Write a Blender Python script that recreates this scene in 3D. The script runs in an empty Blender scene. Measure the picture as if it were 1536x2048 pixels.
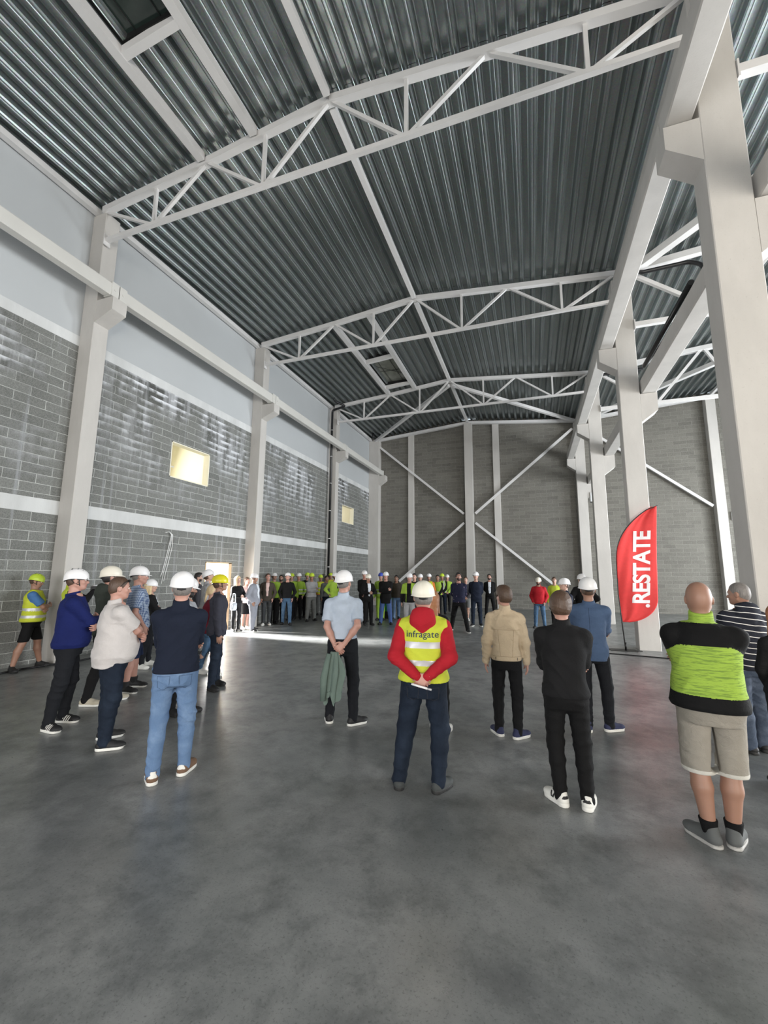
import bpy, bmesh, math, random
import numpy as np
from mathutils import Vector, Matrix
from mathutils.bvhtree import BVHTree

S = bpy.context.scene
COL = S.collection
R = math.radians

# ------------------------------------------------------------------ camera
F_PX, YAW, PITCH, ROLL, CAM_H = 841.7, -0.3384, 0.1475, 0.0077, 1.85
cam = bpy.data.cameras.new('camera')
cam_o = bpy.data.objects.new('camera', cam)
COL.objects.link(cam_o)
cam.sensor_fit = 'VERTICAL'
cam.sensor_height = 36.0
cam.lens = F_PX * 36.0 / 2048.0
cam.clip_start = 0.05
cam.clip_end = 200
_f = Vector((math.sin(YAW)*math.cos(PITCH), math.cos(YAW)*math.cos(PITCH), math.sin(PITCH)))
_r0 = Vector((math.cos(YAW), -math.sin(YAW), 0))
_u0 = _r0.cross(_f)
_r = math.cos(ROLL)*_r0 + math.sin(ROLL)*_u0
_u = -math.sin(ROLL)*_r0 + math.cos(ROLL)*_u0
cam_o.matrix_world = Matrix(((_r.x, _u.x, -_f.x, 0), (_r.y, _u.y, -_f.y, 0), (_r.z, _u.z, -_f.z, CAM_H), (0, 0, 0, 1)))
S.camera = cam_o

# ------------------------------------------------------------------ look
S.view_settings.view_transform = 'Standard'
S.view_settings.look = 'None'
S.view_settings.exposure = 0.0
S.view_settings.gamma = 1.0
S.view_settings.use_curve_mapping = False

# ------------------------------------------------------------------ sky, sun, daylight through the gates
w = bpy.data.worlds.new('sky')
S.world = w
w.use_nodes = True
wn = w.node_tree.nodes
wn['Background'].inputs[0].default_value = (0.88, 0.94, 1.0, 1)
wn['Background'].inputs[1].default_value = 3.0

def sun(direction, strength, color, angle):
    l = bpy.data.lights.new('sun', 'SUN')
    l.energy = strength; l.color = color; l.angle = angle
    o = bpy.data.objects.new('sun', l); COL.objects.link(o)
    o.rotation_euler = Vector(direction).to_track_quat('-Z', 'Y').to_euler()
    o.location = (-30, 0, 15)
sun((1.0, 0.03, -0.40), 130.0, (1, 0.98, 0.95), R(13.0))

def area_light(name, loc, direction, sx, sy, power, color):
    l = bpy.data.lights.new(name, 'AREA')
    l.shape = 'RECTANGLE'; l.size = sx; l.size_y = sy; l.energy = power; l.color = color
    o = bpy.data.objects.new(name, l); COL.objects.link(o)
    o.location = loc
    o.rotation_euler = Vector(direction).to_track_quat('-Z', 'Y').to_euler()
    return o
# big gate behind the photographer, gate of the second nave, side gates of the second nave
area_light('daylight_gate_nave', (-3.4, -7.7, 3.0), (0, 1, 0), 8.0, 5.6, 600, (1, 0.97, 0.93))
area_light('daylight_gate_side', (8.9, -7.7, 3.0), (0, 1, 0), 8.0, 5.6, 1750, (1, 0.91, 0.78))
area_light('daylight_side_opening', (14.85, 9.4, 3.2), (-1, 0, 0), 5.0, 4.8, 2500, (0.95, 0.98, 1.0))
area_light('daylight_side_opening_far', (14.85, 18.0, 3.2), (-1, 0, 0), 5.0, 4.8, 2100, (0.92, 0.97, 1.0))
area_light('daylight_doorway', (-10.0, 11.25, 1.15), (1, 0, -0.15), 0.98, 1.9, 170, (1, 0.99, 0.97))
area_light('room_fill_light', (-12.9, 10.2, 6.0), (1, 0, -0.3), 2.0, 1.6, 120, (1, 0.96, 0.86))  # lamp added inside the closed upper room to brighten it, no window there
area_light('room_fill_light_far', (-12.9, 21.6, 6.0), (1, 0, -0.3), 2.0, 1.6, 60, (1, 0.96, 0.86))  # same kind of added lamp, brightening the farther closed room

# ------------------------------------------------------------------ materials
def new_mat(name):
    m = bpy.data.materials.new(name); m.use_nodes = True
    nt = m.node_tree
    return m, nt, nt.nodes['Principled BSDF']
def N(nt, t, **kw):
    n = nt.nodes.new(t)
    for k, v in kw.items(): setattr(n, k, v)
    return n
_mc = {}
def mat(name, col, rough=0.7, metal=0.0, var=0.12, scale=6.0, bump=0.0, bscale=60.0, spec=0.4, emit=None):
    """plain coloured material with gentle procedural variation"""
    if name in _mc: return _mc[name]
    m, nt, b = new_mat(name)
    b.inputs['Roughness'].default_value = rough
    b.inputs['Metallic'].default_value = metal
    b.inputs['Specular IOR Level'].default_value = spec
    tc = N(nt, 'ShaderNodeTexCoord')
    no = N(nt, 'ShaderNodeTexNoise'); no.inputs['Scale'].default_value = scale; no.inputs['Detail'].default_value = 5
    nt.links.new(tc.outputs['Object'], no.inputs['Vector'])
    mx = N(nt, 'ShaderNodeMix', data_type='RGBA')
    nt.links.new(no.outputs['Fac'], mx.inputs[0])
    mx.inputs[6].default_value = tuple(c*(1-var) for c in col) + (1,)
    mx.inputs[7].default_value = tuple(min(1, c*(1+var)) for c in col) + (1,)
    nt.links.new(mx.outputs[2], b.inputs['Base Color'])
    if bump:
        n2 = N(nt, 'ShaderNodeTexNoise'); n2.inputs['Scale'].default_value = bscale; n2.inputs['Detail'].default_value = 4
        nt.links.new(tc.outputs['Object'], n2.inputs['Vector'])
        bp = N(nt, 'ShaderNodeBump'); bp.inputs['Strength'].default_value = bump; bp.inputs['Distance'].default_value = 0.01
        nt.links.new(n2.outputs['Fac'], bp.inputs['Height']); nt.links.new(bp.outputs['Normal'], b.inputs['Normal'])
    if emit:
        b.inputs['Emission Color'].default_value = emit[0] + (1,); b.inputs['Emission Strength'].default_value = emit[1]
    _mc[name] = m
    return m

def math_node(nt, op, a, b=None, clamp=False):
    n = N(nt, 'ShaderNodeMath', operation=op); n.use_clamp = clamp
    for i, v in enumerate((a, b)):
        if v is None: continue
        if isinstance(v, (int, float)): n.inputs[i].default_value = v
        else: nt.links.new(v, n.inputs[i])
    return n.outputs[0]
def ramp(nt, fac, stops):
    n = N(nt, 'ShaderNodeValToRGB'); e = n.color_ramp.elements
    e[0].position, e[0].color = stops[0][0], tuple(stops[0][1])+(1,)
    e[1].position, e[1].color = stops[-1][0], tuple(stops[-1][1])+(1,)
    for p, c in stops[1:-1]:
        x = e.new(p); x.color = tuple(c)+(1,)
    nt.links.new(fac, n.inputs[0]); return n.outputs[0]
def noise(nt, vec, scale, detail=4, rough=0.55, dist=0.0, stretch=None):
    if stretch:
        mp = N(nt, 'ShaderNodeMapping'); mp.inputs['Scale'].default_value = stretch
        nt.links.new(vec, mp.inputs[0]); vec = mp.outputs[0]
    n = N(nt, 'ShaderNodeTexNoise'); n.inputs['Scale'].default_value = scale; n.inputs['Detail'].default_value = detail
    n.inputs['Roughness'].default_value = rough; n.inputs['Distortion'].default_value = dist
    nt.links.new(vec, n.inputs['Vector']); return n.outputs['Fac']
def mixc(nt, fac, a, b, mode='MIX'):
    mx = N(nt, 'ShaderNodeMix', data_type='RGBA'); mx.blend_type = mode
    for i, v in ((0, fac), (6, a), (7, b)):
        if isinstance(v, (int, float)): mx.inputs[i].default_value = v
        elif isinstance(v, tuple): mx.inputs[i].default_value = v + (1,)
        else: nt.links.new(v, mx.inputs[i])
    return mx.outputs[2]

def block_material(name, swap, base, mortar, stains):
    """hollow block masonry 600 x 200 mm; swap: which world axis runs along the wall ('Y' or 'X')"""
    m, nt, b = new_mat(name)
    tc = N(nt, 'ShaderNodeTexCoord')
    sp = N(nt, 'ShaderNodeSeparateXYZ'); nt.links.new(tc.outputs['Object'], sp.inputs[0])
    cb = N(nt, 'ShaderNodeCombineXYZ')
    nt.links.new(sp.outputs[swap], cb.inputs[0])
    zoff = math_node(nt, 'SUBTRACT', sp.outputs['Z'], 0.08)
    nt.links.new(zoff, cb.inputs[1])
    br = N(nt, 'ShaderNodeTexBrick'); br.offset = 0.5
    nt.links.new(cb.outputs[0], br.inputs['Vector'])
    br.inputs['Scale'].default_value = 1.0
    br.inputs['Brick Width'].default_value = 0.6; br.inputs['Row Height'].default_value = 0.2
    br.inputs['Mortar Size'].default_value = 0.007; br.inputs['Mortar Smooth'].default_value = 0.3
    br.inputs['Bias'].default_value = 0.0
    br.inputs['Color1'].default_value = (0.02, 0.02, 0.02, 1); br.inputs['Color2'].default_value = (1, 1, 1, 1)
    br.inputs['Mortar'].default_value = (0.5, 0.5, 0.5, 1)
    blockv = br.outputs['Color']; mort = br.outputs['Fac']
    lo = tuple(c*0.62 for c in base); hi = tuple(c*1.25 for c in base)
    c = mixc(nt, blockv, lo, hi)
    # blotches and pores of the aggregate
    n1 = noise(nt, tc.outputs['Object'], 1.3, 6, 0.6)
    c = mixc(nt, ramp(nt, n1, [(0.35, (0, 0, 0)), (0.7, (0.45, 0.45, 0.45))]), c, tuple(x*1.45 for x in base))
    n2 = noise(nt, tc.outputs['Object'], 55, 3, 0.7)
    c = mixc(nt, 0.5, c, mixc(nt, ramp(nt, n2, [(0.35, (0, 0, 0)), (0.65, (1, 1, 1))]), tuple(x*0.45 for x in base), tuple(x*1.5 for x in base)))
    n3 = noise(nt, tc.outputs['Object'], 2.5, 4, 0.6)
    mfac = math_node(nt, 'MULTIPLY', mort, ramp(nt, n3, [(0.3, (0.35,)*3), (0.62, (1.0,)*3)]))
    c = mixc(nt, mfac, c, mortar)
    if stains:
        # lime run-off below the ring beams: strongest high on the wall, in vertical streaks and along the courses
        up = N(nt, 'ShaderNodeMapRange'); nt.links.new(sp.outputs['Z'], up.inputs['Value'])
        up.inputs['From Min'].default_value = 3.6; up.inputs['From Max'].default_value = 6.6
        st = noise(nt, cb.outputs[0], 1.0, 5, 0.6, 0.2, (3.2, 0.35, 1))
        st = ramp(nt, st, [(0.42, (0,)*3), (0.60, (1,)*3)])
        blob = noise(nt, cb.outputs[0], 0.42, 3, 0.5, 0, (1, 1.1, 1))
        blob = ramp(nt, blob, [(0.44, (0,)*3), (0.6, (1,)*3)])
        # courses: white lip under each bed joint
        fr = math_node(nt, 'FRACT', math_node(nt, 'DIVIDE', zoff, 0.2))
        lip = ramp(nt, fr, [(0.45, (0,)*3), (0.95, (1,)*3)])
        lipn = noise(nt, cb.outputs[0], 3.0, 3, 0.6)
        lip = math_node(nt, 'MULTIPLY', lip, ramp(nt, lipn, [(0.4, (0,)*3), (0.6, (1,)*3)]))
        k = math_node(nt, 'MULTIPLY', up.outputs[0], math_node(nt, 'MULTIPLY', blob, math_node(nt, 'ADD', math_node(nt, 'MULTIPLY', st, 0.55), math_node(nt, 'MULTIPLY', lip, 1.5)), True), True)
        # darker damp blocks among the run-off
        c = mixc(nt, math_node(nt, 'MULTIPLY', up.outputs[0], math_node(nt, 'MULTIPLY', blob, 0.8)), c, tuple(x*0.32 for x in base))
        c = mixc(nt, k, c, (0.74, 0.76, 0.80))
        s2 = noise(nt, cb.outputs[0], 1.0, 4, 0.6, 0.1, (5.0, 0.16, 1))
        s2 = ramp(nt, s2, [(0.58, (0,)*3), (0.74, (0.5,)*3)])
        c = mixc(nt, s2, c, (0.45, 0.47, 0.5))
    nt.links.new(c, b.inputs['Base Color'])
    b.inputs['Roughness'].default_value = 0.9
    bp = N(nt, 'ShaderNodeBump'); bp.inputs['Strength'].default_value = 0.5; bp.inputs['Distance'].default_value = 0.01
    h = math_node(nt, 'SUBTRACT', math_node(nt, 'MULTIPLY', n2, 0.5), mort)
    nt.links.new(h, bp.inputs['Height']); nt.links.new(bp.outputs[0], b.inputs['Normal'])
    return m
M_BLOCK_L = block_material('aggregate_block_left', 'Y', (0.185, 0.19, 0.18), (0.54, 0.55, 0.53), True)
M_BLOCK_B = block_material('aggregate_block_back', 'X', (0.155, 0.148, 0.130), (0.27, 0.26, 0.235), False)

def concrete_material(name, col, var=0.1, rough=0.75):
    m, nt, b = new_mat(name)
    tc = N(nt, 'ShaderNodeTexCoord')
    a = noise(nt, tc.outputs['Object'], 1.6, 6, 0.6, 0, (1, 1, 0.35))
    c = mixc(nt, ramp(nt, a, [(0.3, (0,)*3), (0.7, (1,)*3)]), tuple(x*(1-var) for x in col), tuple(x*(1+var*0.7) for x in col))
    d = noise(nt, tc.outputs['Object'], 40, 2, 0.8)
    c = mixc(nt, ramp(nt, d, [(0.66, (0,)*3), (0.74, (0.35,)*3)]), c, tuple(x*0.6 for x in col))
    nt.links.new(c, b.inputs['Base Color']); b.inputs['Roughness'].default_value = rough
    bp = N(nt, 'ShaderNodeBump'); bp.inputs['Strength'].default_value = 0.15; bp.inputs['Distance'].default_value = 0.01
    nt.links.new(d, bp.inputs['Height']); nt.links.new(bp.outputs[0], b.inputs['Normal'])
    return m
M_CONC = concrete_material('precast_concrete', (0.52, 0.50, 0.475))
M_RING = concrete_material('ring_beam_concrete', (0.62, 0.63, 0.63), 0.14)
M_PANEL = mat('wall_panel_sheet', (0.47, 0.49, 0.505), 0.55, 0, 0.03, 1.5)
M_STEEL = mat('white_painted_steel', (0.66, 0.65, 0.645), 0.45, 0, 0.04, 3.0)
M_GIRDER = mat('light_girder_concrete', (0.60, 0.59, 0.56), 0.6, 0, 0.06, 2.0)
M_CREAM = mat('cream_room_paint', (0.82, 0.79, 0.66), 0.8, 0, 0.04, 2.0)
M_WOOD = mat('pale_wood', (0.55, 0.42, 0.27), 0.7, 0, 0.15, 8.0)
M_BLACKPIPE = mat('black_plastic_pipe', (0.012, 0.012, 0.013), 0.35, 0, 0.1)
M_DARK = mat('dark_metal', (0.02, 0.02, 0.02), 0.45, 0.4, 0.1)
M_WHITEPL = mat('white_plastic', (0.8, 0.8, 0.8), 0.4)

def deck_material():
    m, nt, b = new_mat('galvanised_deck')
    tc = N(nt, 'ShaderNodeTexCoord')
    a = noise(nt, tc.outputs['Object'], 1.0, 5, 0.65, 0, (7, 0.5, 3))
    v = N(nt, 'ShaderNodeTexVoronoi'); v.inputs['Scale'].default_value = 45; nt.links.new(tc.outputs['Object'], v.inputs['Vector'])
    c = mixc(nt, a, (0.20, 0.225, 0.225), (0.41, 0.445, 0.445))
    c = mixc(nt, 0.15, c, v.outputs['Color'], 'SOFT_LIGHT')
    nt.links.new(c, b.inputs['Base Color'])
    b.inputs['Metallic'].default_value = 0.85
    r = math_node(nt, 'ADD', math_node(nt, 'MULTIPLY', a, 0.22), 0.24)
    nt.links.new(r, b.inputs['Roughness'])
    return m
M_DECK = deck_material()

def floor_material():
    m, nt, b = new_mat('power_floated_concrete')
    tc = N(nt, 'ShaderNodeTexCoord'); P = tc.outputs['Object']
    a = noise(nt, P, 0.9, 8, 0.68, 0.1)
    c = ramp(nt, a, [(0.30, (0.130, 0.138, 0.139)), (0.47, (0.200, 0.207, 0.207)), (0.60, (0.265, 0.270, 0.268)), (0.75, (0.33, 0.333, 0.33))])
    d = noise(nt, P, 3.0, 9, 0.72, 0.15)
    c = mixc(nt, ramp(nt, d, [(0.34, (0.75,)*3), (0.56, (0,)*3)]), c, (0.085, 0.091, 0.092))
    # sweeping trowel arcs
    wv = N(nt, 'ShaderNodeTexWave'); wv.wave_type = 'RINGS'; wv.rings_direction = 'Z'
    wv.inputs['Scale'].default_value = 1.2; wv.inputs['Distortion'].default_value = 9; wv.inputs['Detail'].default_value = 4; wv.inputs['Detail Scale'].default_value = 1.2
    nt.links.new(P, wv.inputs['Vector'])
    c = mixc(nt, math_node(nt, 'MULTIPLY', wv.outputs['Fac'], 0.07), c, (0.22, 0.225, 0.222))
    e = noise(nt, P, 60, 3, 0.8)
    c = mixc(nt, ramp(nt, e, [(0.33, (0.5,)*3), (0.45, (0,)*3)]), c, (0.035, 0.037, 0.037))
    e2 = noise(nt, P, 22, 4, 0.8)
    c = mixc(nt, ramp(nt, e2, [(0.60, (0,)*3), (0.72, (0.4,)*3)]), c, (0.27, 0.275, 0.27))
    nt.links.new(c, b.inputs['Base Color'])
    rr = ramp(nt, d, [(0.3, (0.42,)*3), (0.7, (0.27,)*3)])
    nt.links.new(rr, b.inputs['Roughness'])
    b.inputs['Specular IOR Level'].default_value = 0.75
    bp = N(nt, 'ShaderNodeBump'); bp.inputs['Strength'].default_value = 0.12; bp.inputs['Distance'].default_value = 0.004
    nt.links.new(e2, bp.inputs['Height']); nt.links.new(bp.outputs[0], b.inputs['Normal'])
    return m
M_FLOOR = floor_material()

# ------------------------------------------------------------------ mesh helpers
def link(name, bm, m, parent=None, smooth=False):
    me = bpy.data.meshes.new(name)
    bm.normal_update(); bm.to_mesh(me); bm.free()
    for x in (m if isinstance(m, (list, tuple)) else [m]): me.materials.append(x)
    if smooth:
        me.polygons.foreach_set('use_smooth', [True]*len(me.polygons))
    o = bpy.data.objects.new(name, me); COL.objects.link(o)
    if parent: o.parent = parent
    return o
def tag(o, label=None, cat=None, group=None, kind=None):
    if label: o['label'] = label
    if cat: o['category'] = cat
    if group: o['group'] = group
    if kind: o['kind'] = kind
    return o
def empty(name, loc, rz=0.0):
    o = bpy.data.objects.new(name, None); COL.objects.link(o)
    o.location = loc; o.rotation_euler = (0, 0, rz); o.empty_display_size = 0.2
    return o
def add_box(bm, x0, x1, y0, y1, z0, z1, mi=0):
    v = [bm.verts.new((x, y, z)) for x in (x0, x1) for y in (y0, y1) for z in (z0, z1)]
    for f in ((0, 1, 3, 2), (4, 6, 7, 5), (0, 4, 5, 1), (2, 3, 7, 6), (0, 2, 6, 4), (1, 5, 7, 3)):
        bm.faces.new([v[i] for i in f]).material_index = mi
def box(name, x0, x1, y0, y1, z0, z1, m, parent=None, bevel=0.0):
    """box whose origin is at the centre of its base"""
    ox, oy, oz = ((x0+x1)/2, (y0+y1)/2, z0)
    bm = bmesh.new(); add_box(bm, x0-ox, x1-ox, y0-oy, y1-oy, 0, z1-oz)
    if bevel: bmesh.ops.bevel(bm, geom=bm.edges[:], offset=bevel, segments=1, affect='EDGES')
    o = link(name, bm, m, parent)
    o.location = (ox, oy, oz)
    if parent: o.location = Vector((ox, oy, oz)) - parent.location
    return o
def add_bar(bm, a, b, w, h=None, up=(0, 0, 1)):
    """rectangular bar from a to b; w across, h along up"""
    h = h or w
    a, b = Vector(a), Vector(b); d = (b-a).normalized()
    s = d.cross(Vector(up));
    if s.length < 1e-4: s = d.cross(Vector((0, 1, 0)))
    s.normalize(); u = s.cross(d).normalized()
    vs = []
    for p in (a, b):
        for sx, su in ((-1, -1), (1, -1), (1, 1), (-1, 1)):
            vs.append(bm.verts.new(p + s*sx*w/2 + u*su*h/2))
    for i in range(4):
        j = (i+1) % 4; bm.faces.new((vs[i], vs[j], vs[4+j], vs[4+i]))
    bm.faces.new((vs[3], vs[2], vs[1], vs[0])); bm.faces.new((vs[4], vs[5], vs[6], vs[7]))
def bar(name, a, b, w, h, m, parent=None, up=(0, 0, 1)):
    bm = bmesh.new()
    if parent is None:
        o_ = (Vector(a)+Vector(b))/2
        add_bar(bm, Vector(a)-o_, Vector(b)-o_, w, h, up); o = link(name, bm, m); o.location = o_
        return o
    add_bar(bm, Vector(a)-parent.location, Vector(b)-parent.location, w, h, up)
    return link(name, bm, m, parent)
def add_tube(bm, pts, r, seg=10, mi=0, cap=True):
    pts = [Vector(p) for p in pts]; rings = []
    rr = r if isinstance(r, (list, tuple)) else [r]*len(pts)
    prev = None
    for i, p in enumerate(pts):
        d = (pts[min(i+1, len(pts)-1)] - pts[max(i-1, 0)]).normalized()
        if prev is None:
            s = d.cross(Vector((0, 0, 1)))
            if s.length < 0.05: s = d.cross(Vector((1, 0, 0)))
        else:
            s = prev - d*prev.dot(d)
        s.normalize(); prev = s; u = s.cross(d)
        rings.append([bm.verts.new(p + (s*math.cos(t)+u*math.sin(t))*rr[i]) for t in [2*math.pi*k/seg for k in range(seg)]])
    for a, b in zip(rings, rings[1:]):
        for k in range(seg):
            f = bm.faces.new((a[k], a[(k+1) % seg], b[(k+1) % seg], b[k])); f.smooth = True; f.material_index = mi
    if cap:
        bm.faces.new(rings[0][::-1]).material_index = mi; bm.faces.new(rings[-1]).material_index = mi
def prism(bm, poly, y0, y1):
    """polygon in XZ extruded along Y"""
    a = [bm.verts.new((x, y0, z)) for x, z in poly]; b = [bm.verts.new((x, y1, z)) for x, z in poly]
    n = len(poly)
    for i in range(n):
        j = (i+1) % n; bm.faces.new((a[i], a[j], b[j], b[i]))
    bm.faces.new(a[::-1]); bm.faces.new(b)
    bmesh.ops.recalc_face_normals(bm, faces=bm.faces[:])

# ------------------------------------------------------------------ the setting
XW, YB, YF, XE = -9.72, 25.1, -8.0, 15.0
ROWS = (-0.1, 6.2, 12.6, 18.95)          # column rows along the hall (front faces)
box('floor', -10.1, 15.3, -8.3, 25.4, -0.2, 0.0, M_FLOOR, bevel=0)['kind'] = 'structure'
bpy.data.objects['floor'].location = (2.6, 8.55, -0.2)

# left wall: block masonry with openings, ring beams, sheet panels above
def wall_with_holes(name, axis, c0, c1, u0, u1, z0, z1, holes, m):
    us = sorted({u0, u1, *[h[0] for h in holes], *[h[1] for h in holes]}); zs = sorted({z0, z1, *[h[2] for h in holes], *[h[3] for h in holes]})
    bm = bmesh.new()
    for ua, ub in zip(us, us[1:]):
        for za, zb in zip(zs, zs[1:]):
            uc, zc = (ua+ub)/2, (za+zb)/2
            if any(h[0] < uc < h[1] and h[2] < zc < h[3] for h in holes): continue
            if axis == 'Y': add_box(bm, c0, c1, ua, ub, za, zb)
            else: add_box(bm, ua, ub, c0, c1, za, zb)
    bmesh.ops.remove_doubles(bm, verts=bm.verts[:], dist=1e-5)
    # drop the inner double faces
    seen = {}
    for f in bm.faces:
        k = tuple(sorted(v.index for v in f.verts)); seen.setdefault(k, []).append(f)
    dbl = [f for fs in seen.values() if len(fs) > 1 for f in fs]
    bmesh.ops.delete(bm, geom=dbl, context='FACES')
    o = link(name, bm, m); o['kind'] = 'structure'; return o
DOOR = (10.72, 11.95, 0.0, 2.2)
WIN1 = (9.06, 10.6, 4.58, 5.64)
WIN2 = (20.7, 22.3, 4.67, 5.64)
wall_with_holes('wall_left', 'Y', XW-0.22, XW, YF, YB+0.3, 0, 3.08, [DOOR], M_BLOCK_L)
wall_with_holes('wall_left_upper', 'Y', XW-0.22, XW, YF, YB+0.3, 3.38, 7.03, [WIN1, WIN2], M_BLOCK_L)
def ring(name, z0, z1, dx):
    bm = bmesh.new()
    add_box(bm, XW-0.22, XW+dx, YF, YB+0.3, z0, z1)
    o = link(name, bm, M_RING); o['kind'] = 'structure'
ring('trim_1', 3.08, 3.38, 0.004); ring('trim_2', 7.03, 7.27, 0.006)
bm = bmesh.new()
for y0, y1 in ((YF, -0.1), (-0.1, 6.3), (6.3, 12.7), (12.7, 19.05), (19.05, YB+0.3)):
    for z0, z1 in ((7.27, 8.9), (8.91, 10.62)):
        add_box(bm, XW-0.2, XW-0.02, y0+0.004, y1-0.004, z0, z1)
link('wall_left_panel', bm, M_PANEL)['kind'] = 'structure'
# back wall, right wall, rear wall with gates
wall_with_holes('wall_back', 'X', YB, YB+0.25, -9.95, XE+0.2, 0, 11.3, [], M_BLOCK_B)
wall_with_holes('wall_right', 'Y', XE, XE+0.2, YF, YB+0.2, 0, 10.6, [(6.9, 11.9, 0.8, 5.6), (15.5, 20.5, 0.8, 5.6)], M_BLOCK_L)
wall_with_holes('wall_rear', 'X', YF-0.2, YF, -9.95, XE+0.2, 0, 11.3, [(-7.4, 0.6, 0.2, 5.8), (4.9, 12.9, 0.2, 5.8)], M_BLOCK_B)
# doorway trim
bm = bmesh.new()
add_box(bm, XW-0.22, XW+0.012, 11.80, 11.95, 0, 2.2); add_box(bm, XW-0.22, XW+0.012, 10.72, 10.76, 0, 2.2); add_box(bm, XW-0.22, XW+0.012, 10.72, 11.95, 2.17, 2.21)
link('door_1', bm, M_WOOD)['kind'] = 'structure'
# timber lining of the wall openings
for i, (y0, y1, z0, z1) in enumerate((WIN1, WIN2)):
    bm = bmesh.new(); t = 0.03
    add_box(bm, XW-0.22, XW+0.005, y0, y0+t, z0, z1); add_box(bm, XW-0.22, XW+0.005, y1-t, y1, z0, z1)
    add_box(bm, XW-0.22, XW+0.005, y0, y1, z0, z0+t); add_box(bm, XW-0.22, XW+0.005, y0, y1, z1-t, z1)
    link('window_%d' % (i+1), bm, M_CREAM)['kind'] = 'structure'
# the room on the upper floor behind the two openings
def back_room(name, y0, y1):
    bm = bmesh.new(); x0, x1 = XW-3.5, XW-0.22
    add_box(bm, x0, x1, y0-0.1, y0, 3.5, 7.2); add_box(bm, x0, x1, y1, y1+0.1, 3.5, 7.2)
    add_box(bm, x0-0.1, x0, y0-0.1, y1+0.1, 3.5, 7.2); add_box(bm, x0, x1, y0, y1, 3.4, 3.5); add_box(bm, x0, x1, y0, y1, 7.1, 7.2)
    add_box(bm, x0, x0+0.03, y0+0.3, y1-1.0, 4.6, 4.7)
    link(name, bm, M_CREAM)['kind'] = 'structure'
back_room('wall_room', 8.4, 12.2)
back_room('wall_room_far', 20.0, 23.6)
# pale yard seen through the door
box('ground_yard', -24, -9.94, 4, 20, -0.25, -0.02, mat('pale_gravel', (0.62, 0.60, 0.56), 0.9, 0, 0.15, 3))['kind'] = 'structure'

# ------------------------------------------------------------------ roof deck: deep trapezoidal sheets, real corrugation
Z_EAVE, Z_RIDGE = 10.60, 11.24
def deck(name, xa, xb, za, zb, y0, y1, holes):
    bm = bmesh.new(); n = int(round((xb-xa)/0.318)); p = (xb-xa)/n; D = 0.15
    sl = (zb-za)/(xb-xa)
    prof = [(0.0, D), (0.105, D), (0.125, D-0.012), (0.15, 0.03), (0.165, 0.0), (0.185, 0.0), (0.195, 0.012), (0.205, 0.012), (0.215, 0.0), (0.235, 0.0), (0.25, 0.03), (0.27, D-0.012), (0.29, D)]
    for i in range(n):
        xc = xa + (i+0.5)*p
        segs = [(y0, y1)]
        for hx0, hx1, hy0, hy1 in holes:
            if hx0 < xc < hx1:
                segs = [s for a, b in segs for s in (((a, hy0), (hy1, b)) if a < hy0 and b > hy1 else ((a, b),))]
        for a, b in segs:
            va = []; vb = []
            for px, pz in prof:
                x = xa + i*p + px*p/0.29; z = za + sl*(x-xa) + pz
                va.append(bm.verts.new((x, a, z))); vb.append(bm.verts.new((x, b, z)))
            for k in range(len(prof)-1):
                bm.faces.new((va[k], va[k+1], vb[k+1], vb[k]))
    o = link(name, bm, M_DECK); o['kind'] = 'structure'; return o
HOLE1 = (-6.32, -5.2, 2.5, 4.15)
HOLE2 = (-6.32, -5.2, 15.75, 18.15)
XR0 = -3.39
for k, (ya, yb) in enumerate(((YF-0.2, 6.27), (6.27, 12.63), (12.63, 18.98), (18.98, YB+0.3))):
    hs = [h for h in (HOLE1, HOLE2) if ya < h[2] < yb]
    for j, (xa, xb, za, zb) in enumerate(((-9.95, XR0, Z_EAVE, Z_RIDGE), (XR0, 2.72, Z_RIDGE, Z_EAVE), (2.72, 8.92, Z_EAVE, Z_RIDGE), (8.92, 15.2, Z_RIDGE, Z_EAVE))):
        deck('ceiling', xa, xb, za, zb, ya+0.01*(j % 2), yb, hs if j == 0 else [])
bm = bmesh.new(); 
for xa, xb, za, zb in ((-10, XR0, Z_EAVE, Z_RIDGE), (XR0, 2.72, Z_RIDGE, Z_EAVE), (2.72, 8.92, Z_EAVE, Z_RIDGE), (8.92, 15.25, Z_RIDGE, Z_EAVE)):
    q = [bm.verts.new(v) for v in ((xa, YF-0.3, za+0.75), (xb, YF-0.3, zb+0.75), (xb, YB+0.4, zb+0.75), (xa, YB+0.4, za+0.75))]
    bm.faces.new(q)
link('ceiling_roofing', bm, mat('roof_felt', (0.05, 0.05, 0.05), 0.9))['kind'] = 'structure'
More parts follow.
